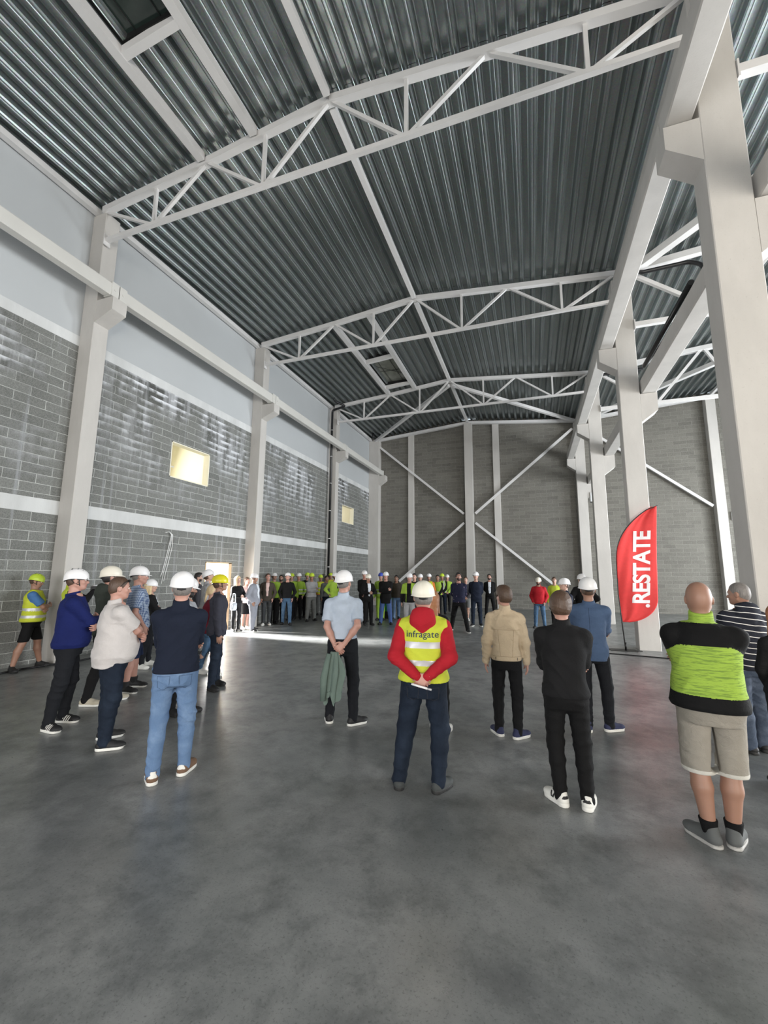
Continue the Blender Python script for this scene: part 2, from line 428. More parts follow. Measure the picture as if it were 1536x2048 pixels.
# smoke hatches above the two holes
M_HATCH = mat('dark_green_hatch_film', (0.02, 0.032, 0.028), 0.12, 0, 0.4, 3.0, spec=0.6)
M_HATCH2 = mat('milky_hatch_dome', (0.20, 0.21, 0.18), 0.2, 0.3, 0.5, 4.0)
for (x0, x1, y0, y1), mm, lab in ((HOLE1, M_HATCH, 'dark roof hatch covered in green-black film, nearest to the camera'), (HOLE2, M_HATCH2, 'small greyish roof hatch between the second and third roof trusses')):
    e = empty('roof_hatch', ((x0+x1)/2, (y0+y1)/2, 10.9)); tag(e, lab, 'roof hatch')
    bm = bmesh.new()
    for a, b, c, d in ((x0-0.06, x0, y0-0.06, y1+0.06), (x1, x1+0.06, y0-0.06, y1+0.06), (x0, x1, y0-0.06, y0), (x0, x1, y1, y1+0.06)):
        add_box(bm, a-e.location.x, b-e.location.x, c-e.location.y, d-e.location.y, 0.05, 0.42)
    link('upstand', bm, M_DARK, e)
    bm = bmesh.new()
    add_box(bm, -(x1-x0)/2, (x1-x0)/2, -(y1-y0)/2, (y1-y0)/2, 0.16, 0.2)
    link('hatch_film', bm, mm, e)
    bm = bmesh.new()
    for k in (-1, 1):
        add_bar(bm, (k*0.28, -(y1-y0)/2, 0.14), (k*0.28, (y1-y0)/2, 0.14), 0.012)
    add_bar(bm, (-(x1-x0)/2, 0.1, 0.14), ((x1-x0)/2, 0.1, 0.14), 0.012)
    add_bar(bm, (-(x1-x0)/2, -0.5, 0.14), ((x1-x0)/2, 0.6, 0.14), 0.012)
    link('safety_wire', bm, M_DARK, e)

# ------------------------------------------------------------------ concrete columns
ORD = ['nearest', 'second', 'third', 'fourth']
def column(x0, x1, y0, y1, ztop, label, corbels, group, zbase=0.0):
    e = empty('concrete_column', ((x0+x1)/2, (y0+y1)/2, zbase)); tag(e, label, 'concrete column', group)
    bm = bmesh.new(); add_box(bm, x0-e.location.x, x1-e.location.x, y0-e.location.y, y1-e.location.y, 0, ztop-zbase)
    bmesh.ops.bevel(bm, geom=[ed for ed in bm.edges if abs(ed.verts[0].co.z-ed.verts[1].co.z) > 1], offset=0.012, segments=1, affect='EDGES')
    link('shaft', bm, M_CONC, e)
    for side, out, zt, zm, zb in corbels:
        bm = bmesh.new(); cx = e.location.x; hw = (x1-x0)/2
        xi = hw*side; xo = (out-cx)
        prism(bm, [(xi, zt), (xo, zt), (xo, zm), (xi, zb)], y0-e.location.y+0.004, y1-e.location.y-0.004)
        link('corbel', bm, M_CONC, e)
    return e
G1 = 'crane columns standing along the left wall'; G2 = 'crane columns between the two naves'
lab1 = ['concrete column on the left wall behind the frame edge, nearest to the camera', 'concrete crane column on left wall behind the man in blue sweater', 'concrete crane column on left wall behind the grey suited man', 'concrete crane column on left wall with black drain pipe beside it']
for k, y in enumerate(ROWS):
    if k == 0: continue
    column(-9.74, -9.31, y+0.02, y+0.38, 10.42, lab1[k], [(1, -8.78, 8.10, 7.78, 7.56)], G1)
column(-9.74, -9.05, 24.66, YB, 10.42, 'concrete corner column where left wall meets the back wall', [(1, -8.62, 8.10, 7.8, 7.5)], G1)
lab2 = ['concrete crane column between naves, behind the camera', 'huge warm-grey concrete column at the right edge of the photo', 'concrete crane column with stepped corbels standing behind the red flag', 'concrete crane column between naves, just left of the red flag']
for k, y in enumerate(ROWS):
    column(2.47, 2.96, y, y+0.42, 10.32, lab2[k], [(-1, 2.03, 8.24, 7.88, 7.56), (1, 3.36, 6.79, 6.3, 6.0)], G2)
column(2.45, 2.94, 24.66, YB, 10.32, 'farthest concrete crane column between naves, against the back wall', [(-1, 2.03, 8.24, 7.88, 7.56), (1, 3.36, 6.79, 6.3, 6.0)], G2)
G3 = 'wind posts against the back wall'
column(-3.62, -3.15, 24.7, YB, 10.95, 'wide concrete post in the middle of the back wall where braces cross', [], G3)
column(-7.2, -6.82, 24.98, YB, 10.75, 'slim concrete post on back wall left of the middle post', [], G3)
column(-1.98, -1.6, 24.98, YB, 11.0, 'slim concrete post on back wall right of the middle post', [], G3)
column(8.66, 9.08, 24.7, YB, 10.95, 'concrete post on the back wall of the right-hand nave', [], G3)

# ------------------------------------------------------------------ crane girders
def girder(name, x0, x1, y0, y1, z0, z1, label, group, m, flange=True):
    e = empty(name, ((x0+x1)/2, (y0+y1)/2, z0)); tag(e, label, 'crane girder', group)
    L = (y1-y0)/2; W = (x1-x0)/2; H = z1-z0
    bm = bmesh.new()
    add_box(bm, -W, W, -L, L, 0, H)
    bmesh.ops.bevel(bm, geom=[ed for ed in bm.edges if abs(ed.verts[0].co.y-ed.verts[1].co.y) > 1], offset=0.02, segments=1, affect='EDGES')
    link('beam', bm, m, e)
    if flange:
        bm = bmesh.new(); add_box(bm, -0.03, 0.03, -L, L, H, H+0.05)
        link('crane_rail', bm, M_STEEL, e)
        for s in (-1, 1):
            bm = bmesh.new(); add_box(bm, -W-0.012, W+0.012, s*(L-0.09)-0.09, s*(L-0.09)+0.09, -0.012, H+0.03)
            bmesh.ops.create_cone(bm, cap_ends=True, segments=10, radius1=0.03, radius2=0.03, depth=0.012, matrix=Matrix.Translation((W+0.016, s*(L-0.09), H*0.5)) @ Matrix.Rotation(R(90), 4, 'Y'))
            link('end_plate', bm, m, e)
    return e
spans = [(-0.1, 6.2), (6.2, 12.6), (12.6, 18.95), (18.95, 24.85)]
wb = ['bay nearest the camera', 'second bay', 'third bay', 'farthest bay']
for k, (a, b) in enumerate(spans):
    girder('crane_girder', -9.08, -8.86, a+0.22, b+0.2, 8.15, 8.45, 'white crane girder along the left wall, ' + wb[k], 'crane girders along the left wall', M_GIRDER)
    girder('crane_girder', 2.05, 2.39, a+0.22, b+0.2, 8.25, 8.6, 'crane girder on the left side of the middle columns, ' + wb[k], 'crane girders on the middle columns facing the main nave', M_CONC, False)
    girder('crane_girder', 3.0, 3.36, a+0.22, b+0.2, 6.80, 7.2, 'low crane girder on the right side of the middle columns, ' + wb[k], 'crane girders on the middle columns facing the right nave', M_CONC, False)
    # eaves beams
    e = bar('eaves_beam', (2.70, a+0.2, 10.12), (2.70, b+0.2, 10.12), 0.36, 0.42, M_CONC)
    tag(e, 'concrete eaves beam above the middle column row, ' + wb[k], 'beam', 'eaves beams above the middle columns')
    e = bar('eaves_beam', (-9.62, a+0.2, 10.50), (-9.62, b+0.2, 10.50), 0.14, 0.14, M_STEEL)
    tag(e, 'white steel eaves beam at the top of the left wall, ' + wb[k], 'beam', 'eaves beams on the left wall')

# ------------------------------------------------------------------ roof trusses
def truss(y, label, group, topz, nodes_t, nodes_b, bz, bx0, bx1, tw=0.145, bw=0.09, dw=0.066):
    e = empty('roof_truss', (nodes_t[len(nodes_t)//2][0], y, bz)); tag(e, label, 'roof truss', group)
    bm = bmesh.new()
    for (xa, za), (xb, zb) in zip(nodes_t, nodes_t[1:]):
        add_bar(bm, Vector((xa, y, za))-e.location, Vector((xb, y, zb))-e.location, tw, tw)
    link('top_chord', bm, M_STEEL, e)
    bar('bottom_chord', (bx0, y, bz), (bx1, y, bz), bw, bw, M_STEEL, e)
    for xe, s in ((bx0, -1), (bx1, 1)):
        bm = bmesh.new(); add_box(bm, xe-0.012-e.location.x, xe+0.012-e.location.x, -0.08, 0.08, -0.14, 0.14); link('end_plate', bm, M_STEEL, e)
    def topz_at(x):
        for (xa, za), (xb, zb) in zip(nodes_t, nodes_t[1:]):
            if xa <= x <= xb: return za+(zb-za)*(x-xa)/(xb-xa)
    for i, xb in enumerate(nodes_b):
        bar('vertical', (xb, y, bz), (xb, y, topz_at(xb)), dw, dw, M_STEEL, e, up=(0, 1, 0))
        for (xt, zt) in (nodes_t[i], nodes_t[i+1]):
            dx = 0.12 if xt < xb else -0.12
            bar('diagonal', (xb+(-0.04 if xt < xb else 0.04), y, bz), (xt+dx*0.5, y, zt-0.05), dw, dw, M_STEEL, e, up=(0, 1, 0))
    return e
NT = [(-9.42, 10.50), (-6.37, 10.76), (-3.39, 11.08), (-0.38, 10.78), (2.60, 10.50)]
NB = [-7.79, -4.87, -1.83, 1.14]
tl = ['white lattice roof truss behind the camera', 'nearest white lattice roof truss, spanning the top of the photo', 'second white lattice roof truss from the camera', 'third white lattice roof truss, in front of the back wall']
for k, y in enumerate((-0.1, 6.23, 12.58, 18.94)):
    truss(y+0.02, tl[k], 'roof trusses of the main nave', None, NT, NB, 9.66, -9.24, 2.44)
NT2 = [(2.86, 10.50), (6.75, 10.88), (8.92, 11.06), (11.1, 10.88), (14.9, 10.50)]
NB2 = [5.0, 7.85, 10.0, 12.8]
tl2 = ['white roof truss of the right nave, nearest the camera', 'white roof truss of the right nave beside the huge column', 'white roof truss of the right nave behind the black pipe', 'farthest white roof truss of the right nave']
for k, y in enumerate((-0.1, 6.23, 12.58, 18.94)):
    truss(y+0.02, tl2[k], 'roof trusses of the right nave', None, NT2, NB2, 8.82, 2.97, 14.9, 0.18, 0.13, 0.10)
# end beams on the back wall
def endbeam(nt_, label):
    e = empty('end_beam', (nt_[1][0], 24.86, 10.5)); tag(e, label, 'roof beam')
    bm = bmesh.new()
    for (xa, za), (xb, zb) in zip(nt_, nt_[1:]):
        add_bar(bm, Vector((xa, 24.86, za))-e.location, Vector((xb, 24.86, zb))-e.location, 0.2, 0.16)
    link('rafter', bm, M_STEEL, e)
endbeam([(-9.5, 10.46), (-3.39, 11.03), (2.6, 10.46)], 'white gable beam at the top of the back wall')
endbeam([(2.8, 10.46), (8.92, 11.03), (14.9, 10.46)], 'white gable beam at the top of the right nave back wall')
# purlins
def purlin(a, b, label, group, w_=0.13):
    tag(bar('purlin', a, b, w_, w_, M_STEEL), label, 'purlin', group)
for k, (a, b) in enumerate(((-0.1, 6.1), (6.35, 12.48), (12.72, 18.83), (19.05, 24.75))):
    purlin((-3.39, a, 11.06), (-3.39, b, 11.06), 'white ridge purlin of the main nave roof, ' + wb[k], 'ridge purlins')
    purlin((8.92, a, 11.06), (8.92, b, 11.06), 'white ridge purlin of the right nave roof, ' + wb[k], 'ridge purlins')
for bay, (a, b) in enumerate(((-0.1, 6.15), (12.68, 18.86))):
    t_ = 'dark nearest roof hatch' if bay == 0 else 'small far roof hatch'
    purlin((-6.44, a, 10.80), (-6.44, b, 10.80), 'white beam along the left side of the ' + t_, 'hatch beams', 0.17)
    purlin((-5.10, a, 10.92), (-5.10, b, 10.92), 'white beam along the right side of the ' + t_, 'hatch beams', 0.17)
    for yy, q in ((((4.23, 'far'), (2.4, 'near')) if bay == 0 else ((18.25, 'far'), (15.65, 'near')))):
        tag(bar('cross_beam', (-6.36, yy, 10.82), (-5.18, yy, 10.92), 0.13, 0.16, M_STEEL), 'short white cross beam at the %s edge of the %s' % (q, t_), 'beam', 'hatch beams')
# roof bracing
GB = 'diagonal steel braces'
def brace(a, b, label, s=0.13):
    tag(bar('brace', a, b, s, s, M_STEEL), label, 'steel brace', GB)
brace((-3.45, 19.1, 10.9), (-9.3, 24.7, 10.42), 'roof brace running down from ridge to the left back corner', 0.15)
brace((-3.33, 19.1, 10.9), (2.5, 24.7, 10.42), 'roof brace running down from ridge to the middle column at the back', 0.15)
brace((3.0, 12.5, 10.4), (8.8, 6.4, 10.85), 'roof brace above the right nave beside the huge column', 0.2)
brace((3.0, 24.6, 10.38), (8.8, 19.1, 10.85), 'roof brace above the far bay of the right nave', 0.18)
yb_ = 24.86
brace((-9.05, yb_, 10.02), (-3.72, yb_, 5.44), 'upper left arm of the big steel cross on the back wall')
brace((-3.72, yb_, 4.90), (-9.0, yb_, 0.35), 'lower left arm of the big steel cross on the back wall')
brace((2.40, yb_, 10.02), (-3.05, yb_, 5.44), 'upper right arm of the big steel cross on the back wall')
brace((-3.05, yb_, 4.88), (2.40, yb_, 0.22), 'lower right arm of the big steel cross on the back wall')
brace((3.0, yb_, 10.0), (8.56, yb_, 5.34), 'upper brace on the back wall of the right nave')

# ------------------------------------------------------------------ pipes, cables, small fittings
def tube_thing(name, pts, r, m, label, cat, seg=10, parent=None):
    o_ = Vector(pts[0]); bm = bmesh.new(); add_tube(bm, [Vector(p)-o_ for p in pts], r, seg)
    o = link(name, bm, m, parent); o.location = o_
    if label: tag(o, label, cat)
    return o
def bend(pts, r=0.12, n=5):
    pts = [Vector(p) for p in pts]; out = [pts[0]]
    for a, b, c in zip(pts, pts[1:], pts[2:]):
        d1 = (a-b).normalized(); d2 = (c-b).normalized(); rr = min(r, (a-b).length*.45, (c-b).length*.45)
        for i in range(n+1):
            t = i/n; out.append((b+d1*rr)*(1-t)**2 + b*2*t*(1-t) + (b+d2*rr)*t*t)
    out.append(pts[-1]); return out
e = empty('drain_pipe', (-9.5, 18.80, 0)); tag(e, 'black drain pipe running down beside the third left wall column', 'drain pipe')
bm = bmesh.new(); add_tube(bm, [Vector(p)-e.location for p in bend([(-9.5, 18.80, 0.02), (-9.5, 18.80, 10.28), (-8.72, 18.72, 10.38), (-9.05, 18.2, 10.45), (-9.05, 18.0, 10.56)], 0.15)], 0.055, 12); link('pipe', bm, M_BLACKPIPE, e)
bm = bmesh.new()
for z in (0.8, 2.2, 3.6, 5.0, 6.4, 7.8, 9.2):
    bmesh.ops.create_cone(bm, cap_ends=True, segments=14, radius1=0.066, radius2=0.066, depth=0.03, matrix=Matrix.Translation((0, 0, z)))
link('pipe_clips', bm, M_STEEL, e)
tube_thing('drain_pipe', [(-9.2, 24.0, 10.35), (-9.2, 24.0, 10.75)], 0.07, M_BLACKPIPE, 'short black pipe stub under the roof in the left back corner', 'drain pipe', 12)
tube_thing('drain_pipe', bend([(3.12, 12.42, 10.62), (3.12, 12.42, 10.26), (4.35, 12.42, 10.3), (4.6, 12.30, 10.05), (4.5, 12.2, 9.2), (3.02, 12.3, 7.4), (3.0, 8.6, 7.28)], 0.15), 0.055, M_BLACKPIPE, 'black pipe hanging under the right nave truss by the tall column', 'drain pipe', 12)
tube_thing('drain_pipe', bend([(2.97, 18.98, 10.25), (3.1, 18.8, 10.26), (4.6, 18.8, 10.3)], 0.1), 0.055, M_BLACKPIPE, 'black pipe under the far truss of the right nave', 'drain pipe', 12)
# white wires hanging from the ring beam
e = empty('hanging_wire', (XW+0.03, 9.2, 1.5)); tag(e, 'loop of pale electrical wire hanging on the block wall', 'wire')
for dy, zb in ((0.0, 1.55), (0.07, 1.62), (-0.05, 1.75)):
    bm = bmesh.new(); add_tube(bm, [Vector((0.0, -0.12+dy*0.3, 1.47)), Vector((0.03, -0.02, 1.5)), Vector((0.04, 0.07+dy*.4, 1.42)), Vector((0.02, 0.06+dy, 1.1)), Vector((0.02, -0.02+dy, 0.7)), Vector((0.02, -0.1+dy, 0.35)), Vector((0.02, -0.14+dy, zb-1.5))], 0.008, 6)
    link('wire', bm, M_WHITEPL, e)
e = empty('conduit_coil', (XW-0.75, 9.55, 4.75)); tag(e, 'loops of white conduit seen through the nearer wall opening', 'conduit')
bm = bmesh.new(); add_tube(bm, [(0, 0.0+0.15*math.cos(a), 0.45+0.24*math.sin(a)) for a in [k*math.pi/10 for k in range(21)]], 0.022, 8, cap=False); link('upper_loop', bm, M_WHITEPL, e)
bm = bmesh.new(); add_tube(bm, [(0.05, 0.02+0.14*math.cos(a), 0.08+0.17*math.sin(a)) for a in [k*math.pi/10 for k in range(21)]], 0.022, 8, cap=False); link('lower_loop', bm, M_WHITEPL, e)
bm = bmesh.new(); add_tube(bm, [(0.1, -0.5, 0.34), (0.1, 0.25, 0.34)], 0.025, 8); link('cross_pipe', bm, M_WHITEPL, e)
bm = bmesh.new(); add_tube(bm, [(0.0, 0.0, -1.25), (0.0, 0.0, 0.7)], 0.03, 8); link('riser', bm, M_WHITEPL, e)
# black cable and clutter along the left wall
tube_thing('floor_cable', [(-9.3, 3.6, 0.02), (-9.15, 4.6, 0.02), (-9.25, 5.6, 0.02), (-9.05, 6.6, 0.02), (-9.2, 7.6, 0.02), (-9.4, 9.4, 0.02)], 0.018, M_BLACKPIPE, 'black cable lying on the floor along the left wall', 'cable')
tube_thing('floor_cable', [(0.6, 12.2, 0.012), (1.6, 11.75, 0.012), (2.6, 11.6, 0.012), (3.8, 11.3, 0.012), (5.5, 11.2, 0.012)], 0.012, M_BLACKPIPE, 'thin dark cable lying on the floor near the red flag', 'cable')
bm = bmesh.new(); rnd = random.Random(4)
for i in range(7):
    a = Vector((-0.35+rnd.random()*0.7, -0.4+rnd.random()*0.8, 0.05+i*0.05)); b = a+Vector((rnd.uniform(-.3, .3), rnd.uniform(0.3, 0.6), rnd.uniform(-.02, .1)))
    add_tube(bm, [a, (a+b)/2+Vector((0, 0, 0.03)), b], 0.045, 8)
o = link('hose_bundle', bm, M_DARK); o.location = (-8.9, 7.55, 0.0); tag(o, 'dark bundle of hoses on the floor at the foot of left wall', 'hose')
# white box lamp on the back wall and junction box on the farthest column
e = empty('wall_box', (9.55, YB-0.02, 4.62)); tag(e, 'small bright white box on back wall of the right nave', 'wall box')
bm = bmesh.new(); add_box(bm, -0.2, 0.2, -0.1, 0.02, 0, 0.42); bmesh.ops.bevel(bm, geom=bm.edges[:], offset=0.012, segments=2, affect='EDGES'); link('housing', bm, M_WHITEPL, e)
bm = bmesh.new(); add_box(bm, -0.06, 0.06, -0.115, -0.1, 0.05, 0.1); link('latch', bm, M_DARK, e)
e = empty('junction_box', (3.13,  24.7, 5.75)); tag(e, 'small electrical box on the farthest middle column', 'junction box')
bm = bmesh.new(); add_box(bm, -0.07, 0.12, -0.1, 0.1, 0, 0.55); bmesh.ops.bevel(bm, geom=bm.edges[:], offset=0.012, segments=2, affect='EDGES'); link('box_body', bm, M_RING, e)
bm = bmesh.new(); add_box(bm, -0.085, 0.135, -0.12, -0.1, -0.02, 0.04); link('bracket', bm, M_DARK, e)

# ================================================================== people
# Every person is grown from a signed distance field around a posed skeleton, so body and clothes are
# continuous surfaces with tapering limbs.
class Field:
    def __init__(s, lo, hi, h):
        s.h = h; s.lo = np.array(lo, float)
        s.n = [int(math.ceil((b-a)/h))+2 for a, b in zip(lo, hi)]
        s.hi = s.lo + (np.array(s.n)-1)*h
        s.a = np.full(s.n, 0.5, np.float32)
        s.ax = [(s.lo[i]+np.arange(s.n[i])*h).astype(np.float32) for i in range(3)]
    def sub(s, lo, hi):
        sl = []
        for i in range(3):
            a = max(0, int(math.floor((lo[i]-s.lo[i])/s.h))); b = min(s.n[i], int(math.ceil((hi[i]-s.lo[i])/s.h))+1)
            if b <= a: return None
            sl.append(slice(a, b))
        X = s.ax[0][sl[0]][:, None, None]; Y = s.ax[1][sl[1]][None, :, None]; Z = s.ax[2][sl[2]][None, None, :]
        return tuple(sl), X, Y, Z
    def put(s, sl, d, k, op='u'):
        a = s.a[sl]
        if op == 'u':
            if k > 0:
                h = np.maximum(k-np.abs(a-d), 0)/k; s.a[sl] = np.minimum(a, d)-h*h*k*0.25
            else: s.a[sl] = np.minimum(a, d)
        elif op == 's':
            d = -d
            h = np.maximum(k-np.abs(a-d), 0)/max(k, 1e-6); s.a[sl] = np.maximum(a, d)+h*h*k*0.25
        elif op == 'i': s.a[sl] = np.maximum(a, d)
    def cap(s, a, b, ra, rb, k=0.02, op='u', flat=None):
        """tapered capsule; flat=(unit dir, factor) squeezes it along dir"""
        a = np.array(a, float); b = np.array(b, float); m = max(ra, rb)+k+s.h*2
        q = s.sub(np.minimum(a, b)-m, np.maximum(a, b)+m)
        if q is None: return
        sl, X, Y, Z = q; ab = b-a; L2 = max(ab@ab, 1e-9)
        dx, dy, dz = X-a[0], Y-a[1], Z-a[2]
        t = np.clip((dx*ab[0]+dy*ab[1]+dz*ab[2])/L2, 0, 1)
        ex, ey, ez = dx-t*ab[0], dy-t*ab[1], dz-t*ab[2]
        r2 = ex*ex+ey*ey+ez*ez; r = ra+(rb-ra)*t
        if flat is not None:
            u = np.array(flat[0], float); u /= np.linalg.norm(u); f = flat[1]
            p = ex*u[0]+ey*u[1]+ez*u[2]; r2 = r2+p*p*(1/(f*f)-1)
            d = (np.sqrt(r2)-r)*(1+f)/2
        else: d = np.sqrt(r2)-r
        s.put(sl, d.astype(np.float32), k, op)
    def ell(s, c, r, k=0.02, op='u', M=None, box=None):
        """ellipsoid; M = 3x3 whose columns are its axes"""
        c = np.array(c, float); r = np.array(r, float); m = max(r)+k+s.h*2
        q = s.sub(c-m, c+m)
        if q is None: return
        sl, X, Y, Z = q; dx, dy, dz = X-c[0], Y-c[1], Z-c[2]
        if M is None: l = (dx, dy, dz)
        else: l = [dx*M[0, i]+dy*M[1, i]+dz*M[2, i] for i in range(3)]
        if box:
            qx, qy, qz = [np.abs(l[i])-(r[i]-box) for i in range(3)]
            d = np.sqrt(np.maximum(qx, 0)**2+np.maximum(qy, 0)**2+np.maximum(qz, 0)**2)+np.minimum(np.maximum(np.maximum(qx, qy), qz), 0)-box
        else:
            k0 = np.sqrt((l[0]/r[0])**2+(l[1]/r[1])**2+(l[2]/r[2])**2)
            k1 = np.sqrt((l[0]/r[0]**2)**2+(l[1]/r[1]**2)**2+(l[2]/r[2]**2)**2)+1e-6
            d = k0*(k0-1)/k1
        s.put(sl, np.asarray(d, np.float32), k, op)
    def loft(s, tab, k=0.02, off=0.0, p=2.4, z0=None, z1=None):
        """tab rows: z, half width, half depth, centre x, centre y"""
        T = np.array(sorted(tab)); za = T[0, 0] if z0 is None else z0; zb = T[-1, 0] if z1 is None else z1
        mw = T[:, 1].max()+off+0.1+abs(T[:, 3:5]).max()
        q = s.sub((-mw, -mw, za-k-0.03), (mw, mw, zb+k+0.03))
        if q is None: return
        sl, X, Y, Z = q; zz = Z[0, 0, :]
        W, D, CX, CY = [np.interp(zz, T[:, 0], T[:, i])[None, None, :] for i in (1, 2, 3, 4)]
        W = W+off; D = D+off
        rr = (np.abs((X-CX)/W)**p+np.abs((Y-CY)/D)**p)**(1/p)
        d = (rr-1)*np.minimum(W, D)
        cap_ = np.maximum(za-Z, Z-zb)
        s.put(sl, np.maximum(d, cap_).astype(np.float32), k)
    def plane(s, pt, n, lo=None, hi=None):
        """keep the side where (p-pt).n < 0"""
        q = s.sub(s.lo if lo is None else lo, s.hi if hi is None else hi)
        sl, X, Y, Z = q; n = np.array(n, float); n /= np.linalg.norm(n)
        s.put(sl, ((X-pt[0])*n[0]+(Y-pt[1])*n[1]+(Z-pt[2])*n[2]).astype(np.float32), 0, 'i')
    def wrinkle(s, amp, seed, f=1.0, spots=(), kx=34.0, kz=48.0):
        """cloth folds: narrow wandering ridges, deeper near the given spots (elbows, knees, waist)"""
        rn = random.Random(seed)
        X, Y, Z = s.ax[0][:, None, None], s.ax[1][None, :, None], s.ax[2][None, None, :]
        wx = 0.035*np.sin(11*Z+7*X+rn.uniform(0, 6))+0.02*np.sin(23*Z-9*Y+rn.uniform(0, 6))
        wz = 0.04*np.sin(9*X+8*Y+rn.uniform(0, 6))+0.025*np.sin(19*X-13*Y+6*Z+rn.uniform(0, 6))
        t = np.zeros(s.n, np.float32)
        for _ in range(3):
            a, b, c = rn.uniform(-kx, kx)*f, rn.uniform(-kx, kx)*f, rn.choice((-1, 1))*rn.uniform(0.55, 1)*kz*f
            w_ = np.abs(np.sin(0.5*(a*(X+wx)+b*(Y+wx)+c*(Z+wz))+rn.uniform(0, 6)))
            m_ = 0.5+0.5*np.sin(rn.uniform(4, 8)*X+rn.uniform(4, 8)*Y+rn.uniform(5, 9)*Z+rn.uniform(0, 6))
            t += (1-w_)**1.6*m_
        t -= 0.45
        amp_f = np.full(s.n, amp, np.float32)
        for (c, r, g) in spots:
            d2 = (X-c[0])**2+(Y-c[1])**2+(Z-c[2])**2
            amp_f += g*np.exp(-d2/(2*r*r))
        s.a -= np.where(np.abs(s.a) < 0.06, amp_f*t, 0).astype(np.float32)
    def mesh(s):
        """surface nets"""
        A = s.a.copy(); A[0] = A[-1] = 0.5; A[:, 0] = A[:, -1] = 0.5; A[:, :, 0] = A[:, :, -1] = 0.5
        ins = A < 0; nx, ny, nz = [v-1 for v in s.n]
        acc = np.zeros((nx, ny, nz, 3), np.float32); cnt = np.zeros((nx, ny, nz), np.float32)
        c = [(i, j, k) for i in (0, 1) for j in (0, 1) for k in (0, 1)]
        for p in c:
            for axis in range(3):
                if p[axis]: continue
                q = list(p); q[axis] = 1
                a = A[p[0]:p[0]+nx, p[1]:p[1]+ny, p[2]:p[2]+nz]; b = A[q[0]:q[0]+nx, q[1]:q[1]+ny, q[2]:q[2]+nz]
                m = (a < 0) != (b < 0); idx = np.nonzero(m)
                if len(idx[0]) == 0: continue
                av, bv = a[idx], b[idx]; t = av/(av-bv)
                P = np.zeros((len(av), 3), np.float32)
                for d_ in range(3): P[:, d_] = p[d_]
                P[:, axis] = t
                acc[idx] += P; cnt[idx] += 1
        act = cnt > 0; ids = np.full(cnt.shape, -1, np.int64); I = np.argwhere(act)
        ids[act] = np.arange(len(I))
        V = s.lo + (I + acc[act]/cnt[act][:, None])*s.h
        F = []
        for axis in range(3):
            b = [1, 1, 1]; b[axis] = 0
            u, v = [x for x in range(3) if x != axis]
            a0 = [slice(1, s.n[i]-1) for i in range(3)]; a1 = list(a0); a1[axis] = slice(2, s.n[axis])
            g0 = ins[tuple(a0)]; g1 = ins[tuple(a1)]
            lim = g0.shape
            m = np.argwhere(g0 != g1)
            if len(m) == 0: continue
            base = m+1; flip = g0[tuple(m.T)]
            def cell(du, dv):
                q = base.copy(); q[:, u] -= du; q[:, v] -= dv; return ids[tuple(q.T)]
            quad = np.stack([cell(1, 1), cell(0, 1), cell(0, 0), cell(1, 0)], 1)
            if axis == 1: flip = ~flip
            quad[~flip] = quad[~flip][:, ::-1]
            quad = quad[(quad >= 0).all(1)]
            F.append(quad)
        return V, (np.concatenate(F) if F else np.zeros((0, 4), int))

def main_piece(V, F):
    lab = np.arange(len(V))
    while True:
        m = lab[F].min(1); new = lab.copy()
        for k in range(4): np.minimum.at(new, F[:, k], m)
        new = new[new]
        if (new == lab).all(): break
        lab = new
    u, c = np.unique(lab, return_counts=True)
    big = set(u[c > 0.06*len(V)].tolist()); keep = np.array([x in big for x in u]); kv = keep[np.searchsorted(u, lab)]
    idx = np.cumsum(kv)-1; F = F[kv[F].all(1)]
    return V[kv], idx[F]
def smooth_v(V, F, it=1, lam=0.5):
    for _ in range(it):
        acc = np.zeros_like(V); cn = np.zeros(len(V))
        for k in range(4):
            a = F[:, k]; b = F[:, (k+1) % 4]
            np.add.at(acc, a, V[b]); np.add.at(cn, a, 1); np.add.at(acc, b, V[a]); np.add.at(cn, b, 1)
        V = V*(1-lam)+acc/np.maximum(cn, 1)[:, None]*lam
    return V
def mesh_obj(name, V, F, mats, fm=None, parent=None, extra=None, it=1):
    """F quads (n,4); fm(centroids)->material index; extra = list of (verts, faces, mat index) joined in"""
    V = smooth_v(np.asarray(V, float), F, it) if len(F) else np.asarray(V, float)
    faces = F.tolist(); mi = (fm(V[F].mean(1)) if fm is not None and len(F) else np.zeros(len(F), int)).astype(int).tolist()
    V = V.tolist()
    for ev, ef, em in (extra or []):
        o_ = len(V); V += [list(x) for x in ev]; faces += [[i+o_ for i in f] for f in ef]
        mi += (em if isinstance(em, list) else [em]*len(ef))
    me = bpy.data.meshes.new(name); me.from_pydata(V, [], faces)
    for m in mats: me.materials.append(m)
    me.polygons.foreach_set('material_index', mi); me.polygons.foreach_set('use_smooth', [True]*len(faces)); me.update()
    o = bpy.data.objects.new(name, me); COL.objects.link(o); o.parent = parent
    return o
def tube_geo(pts, rr, seg=8):
    bm = bmesh.new(); add_tube(bm, pts, rr, seg); bm.verts.index_update()
    r = ([tuple(v.co) for v in bm.verts], [[v.index for v in f.verts] for f in bm.faces]); bm.free(); return r
def sphere_geo(c, r, seg=10, ring=8, M=None):
    vs = []; fs = []
    r = r if hasattr(r, '__len__') else (r, r, r)
    for i in range(ring+1):
        t = math.pi*i/ring
        for j in range(seg):
            a = 2*math.pi*j/seg; l = np.array((math.sin(t)*math.cos(a)*r[0], math.sin(t)*math.sin(a)*r[1], math.cos(t)*r[2]))
            if M is not None: l = M@l
            vs.append(tuple(np.array(c)+l))
    for i in range(ring):
        for j in range(seg):
            fs.append([i*seg+j, (i+1)*seg+j, (i+1)*seg+(j+1) % seg, i*seg+(j+1) % seg])
    return vs, fs

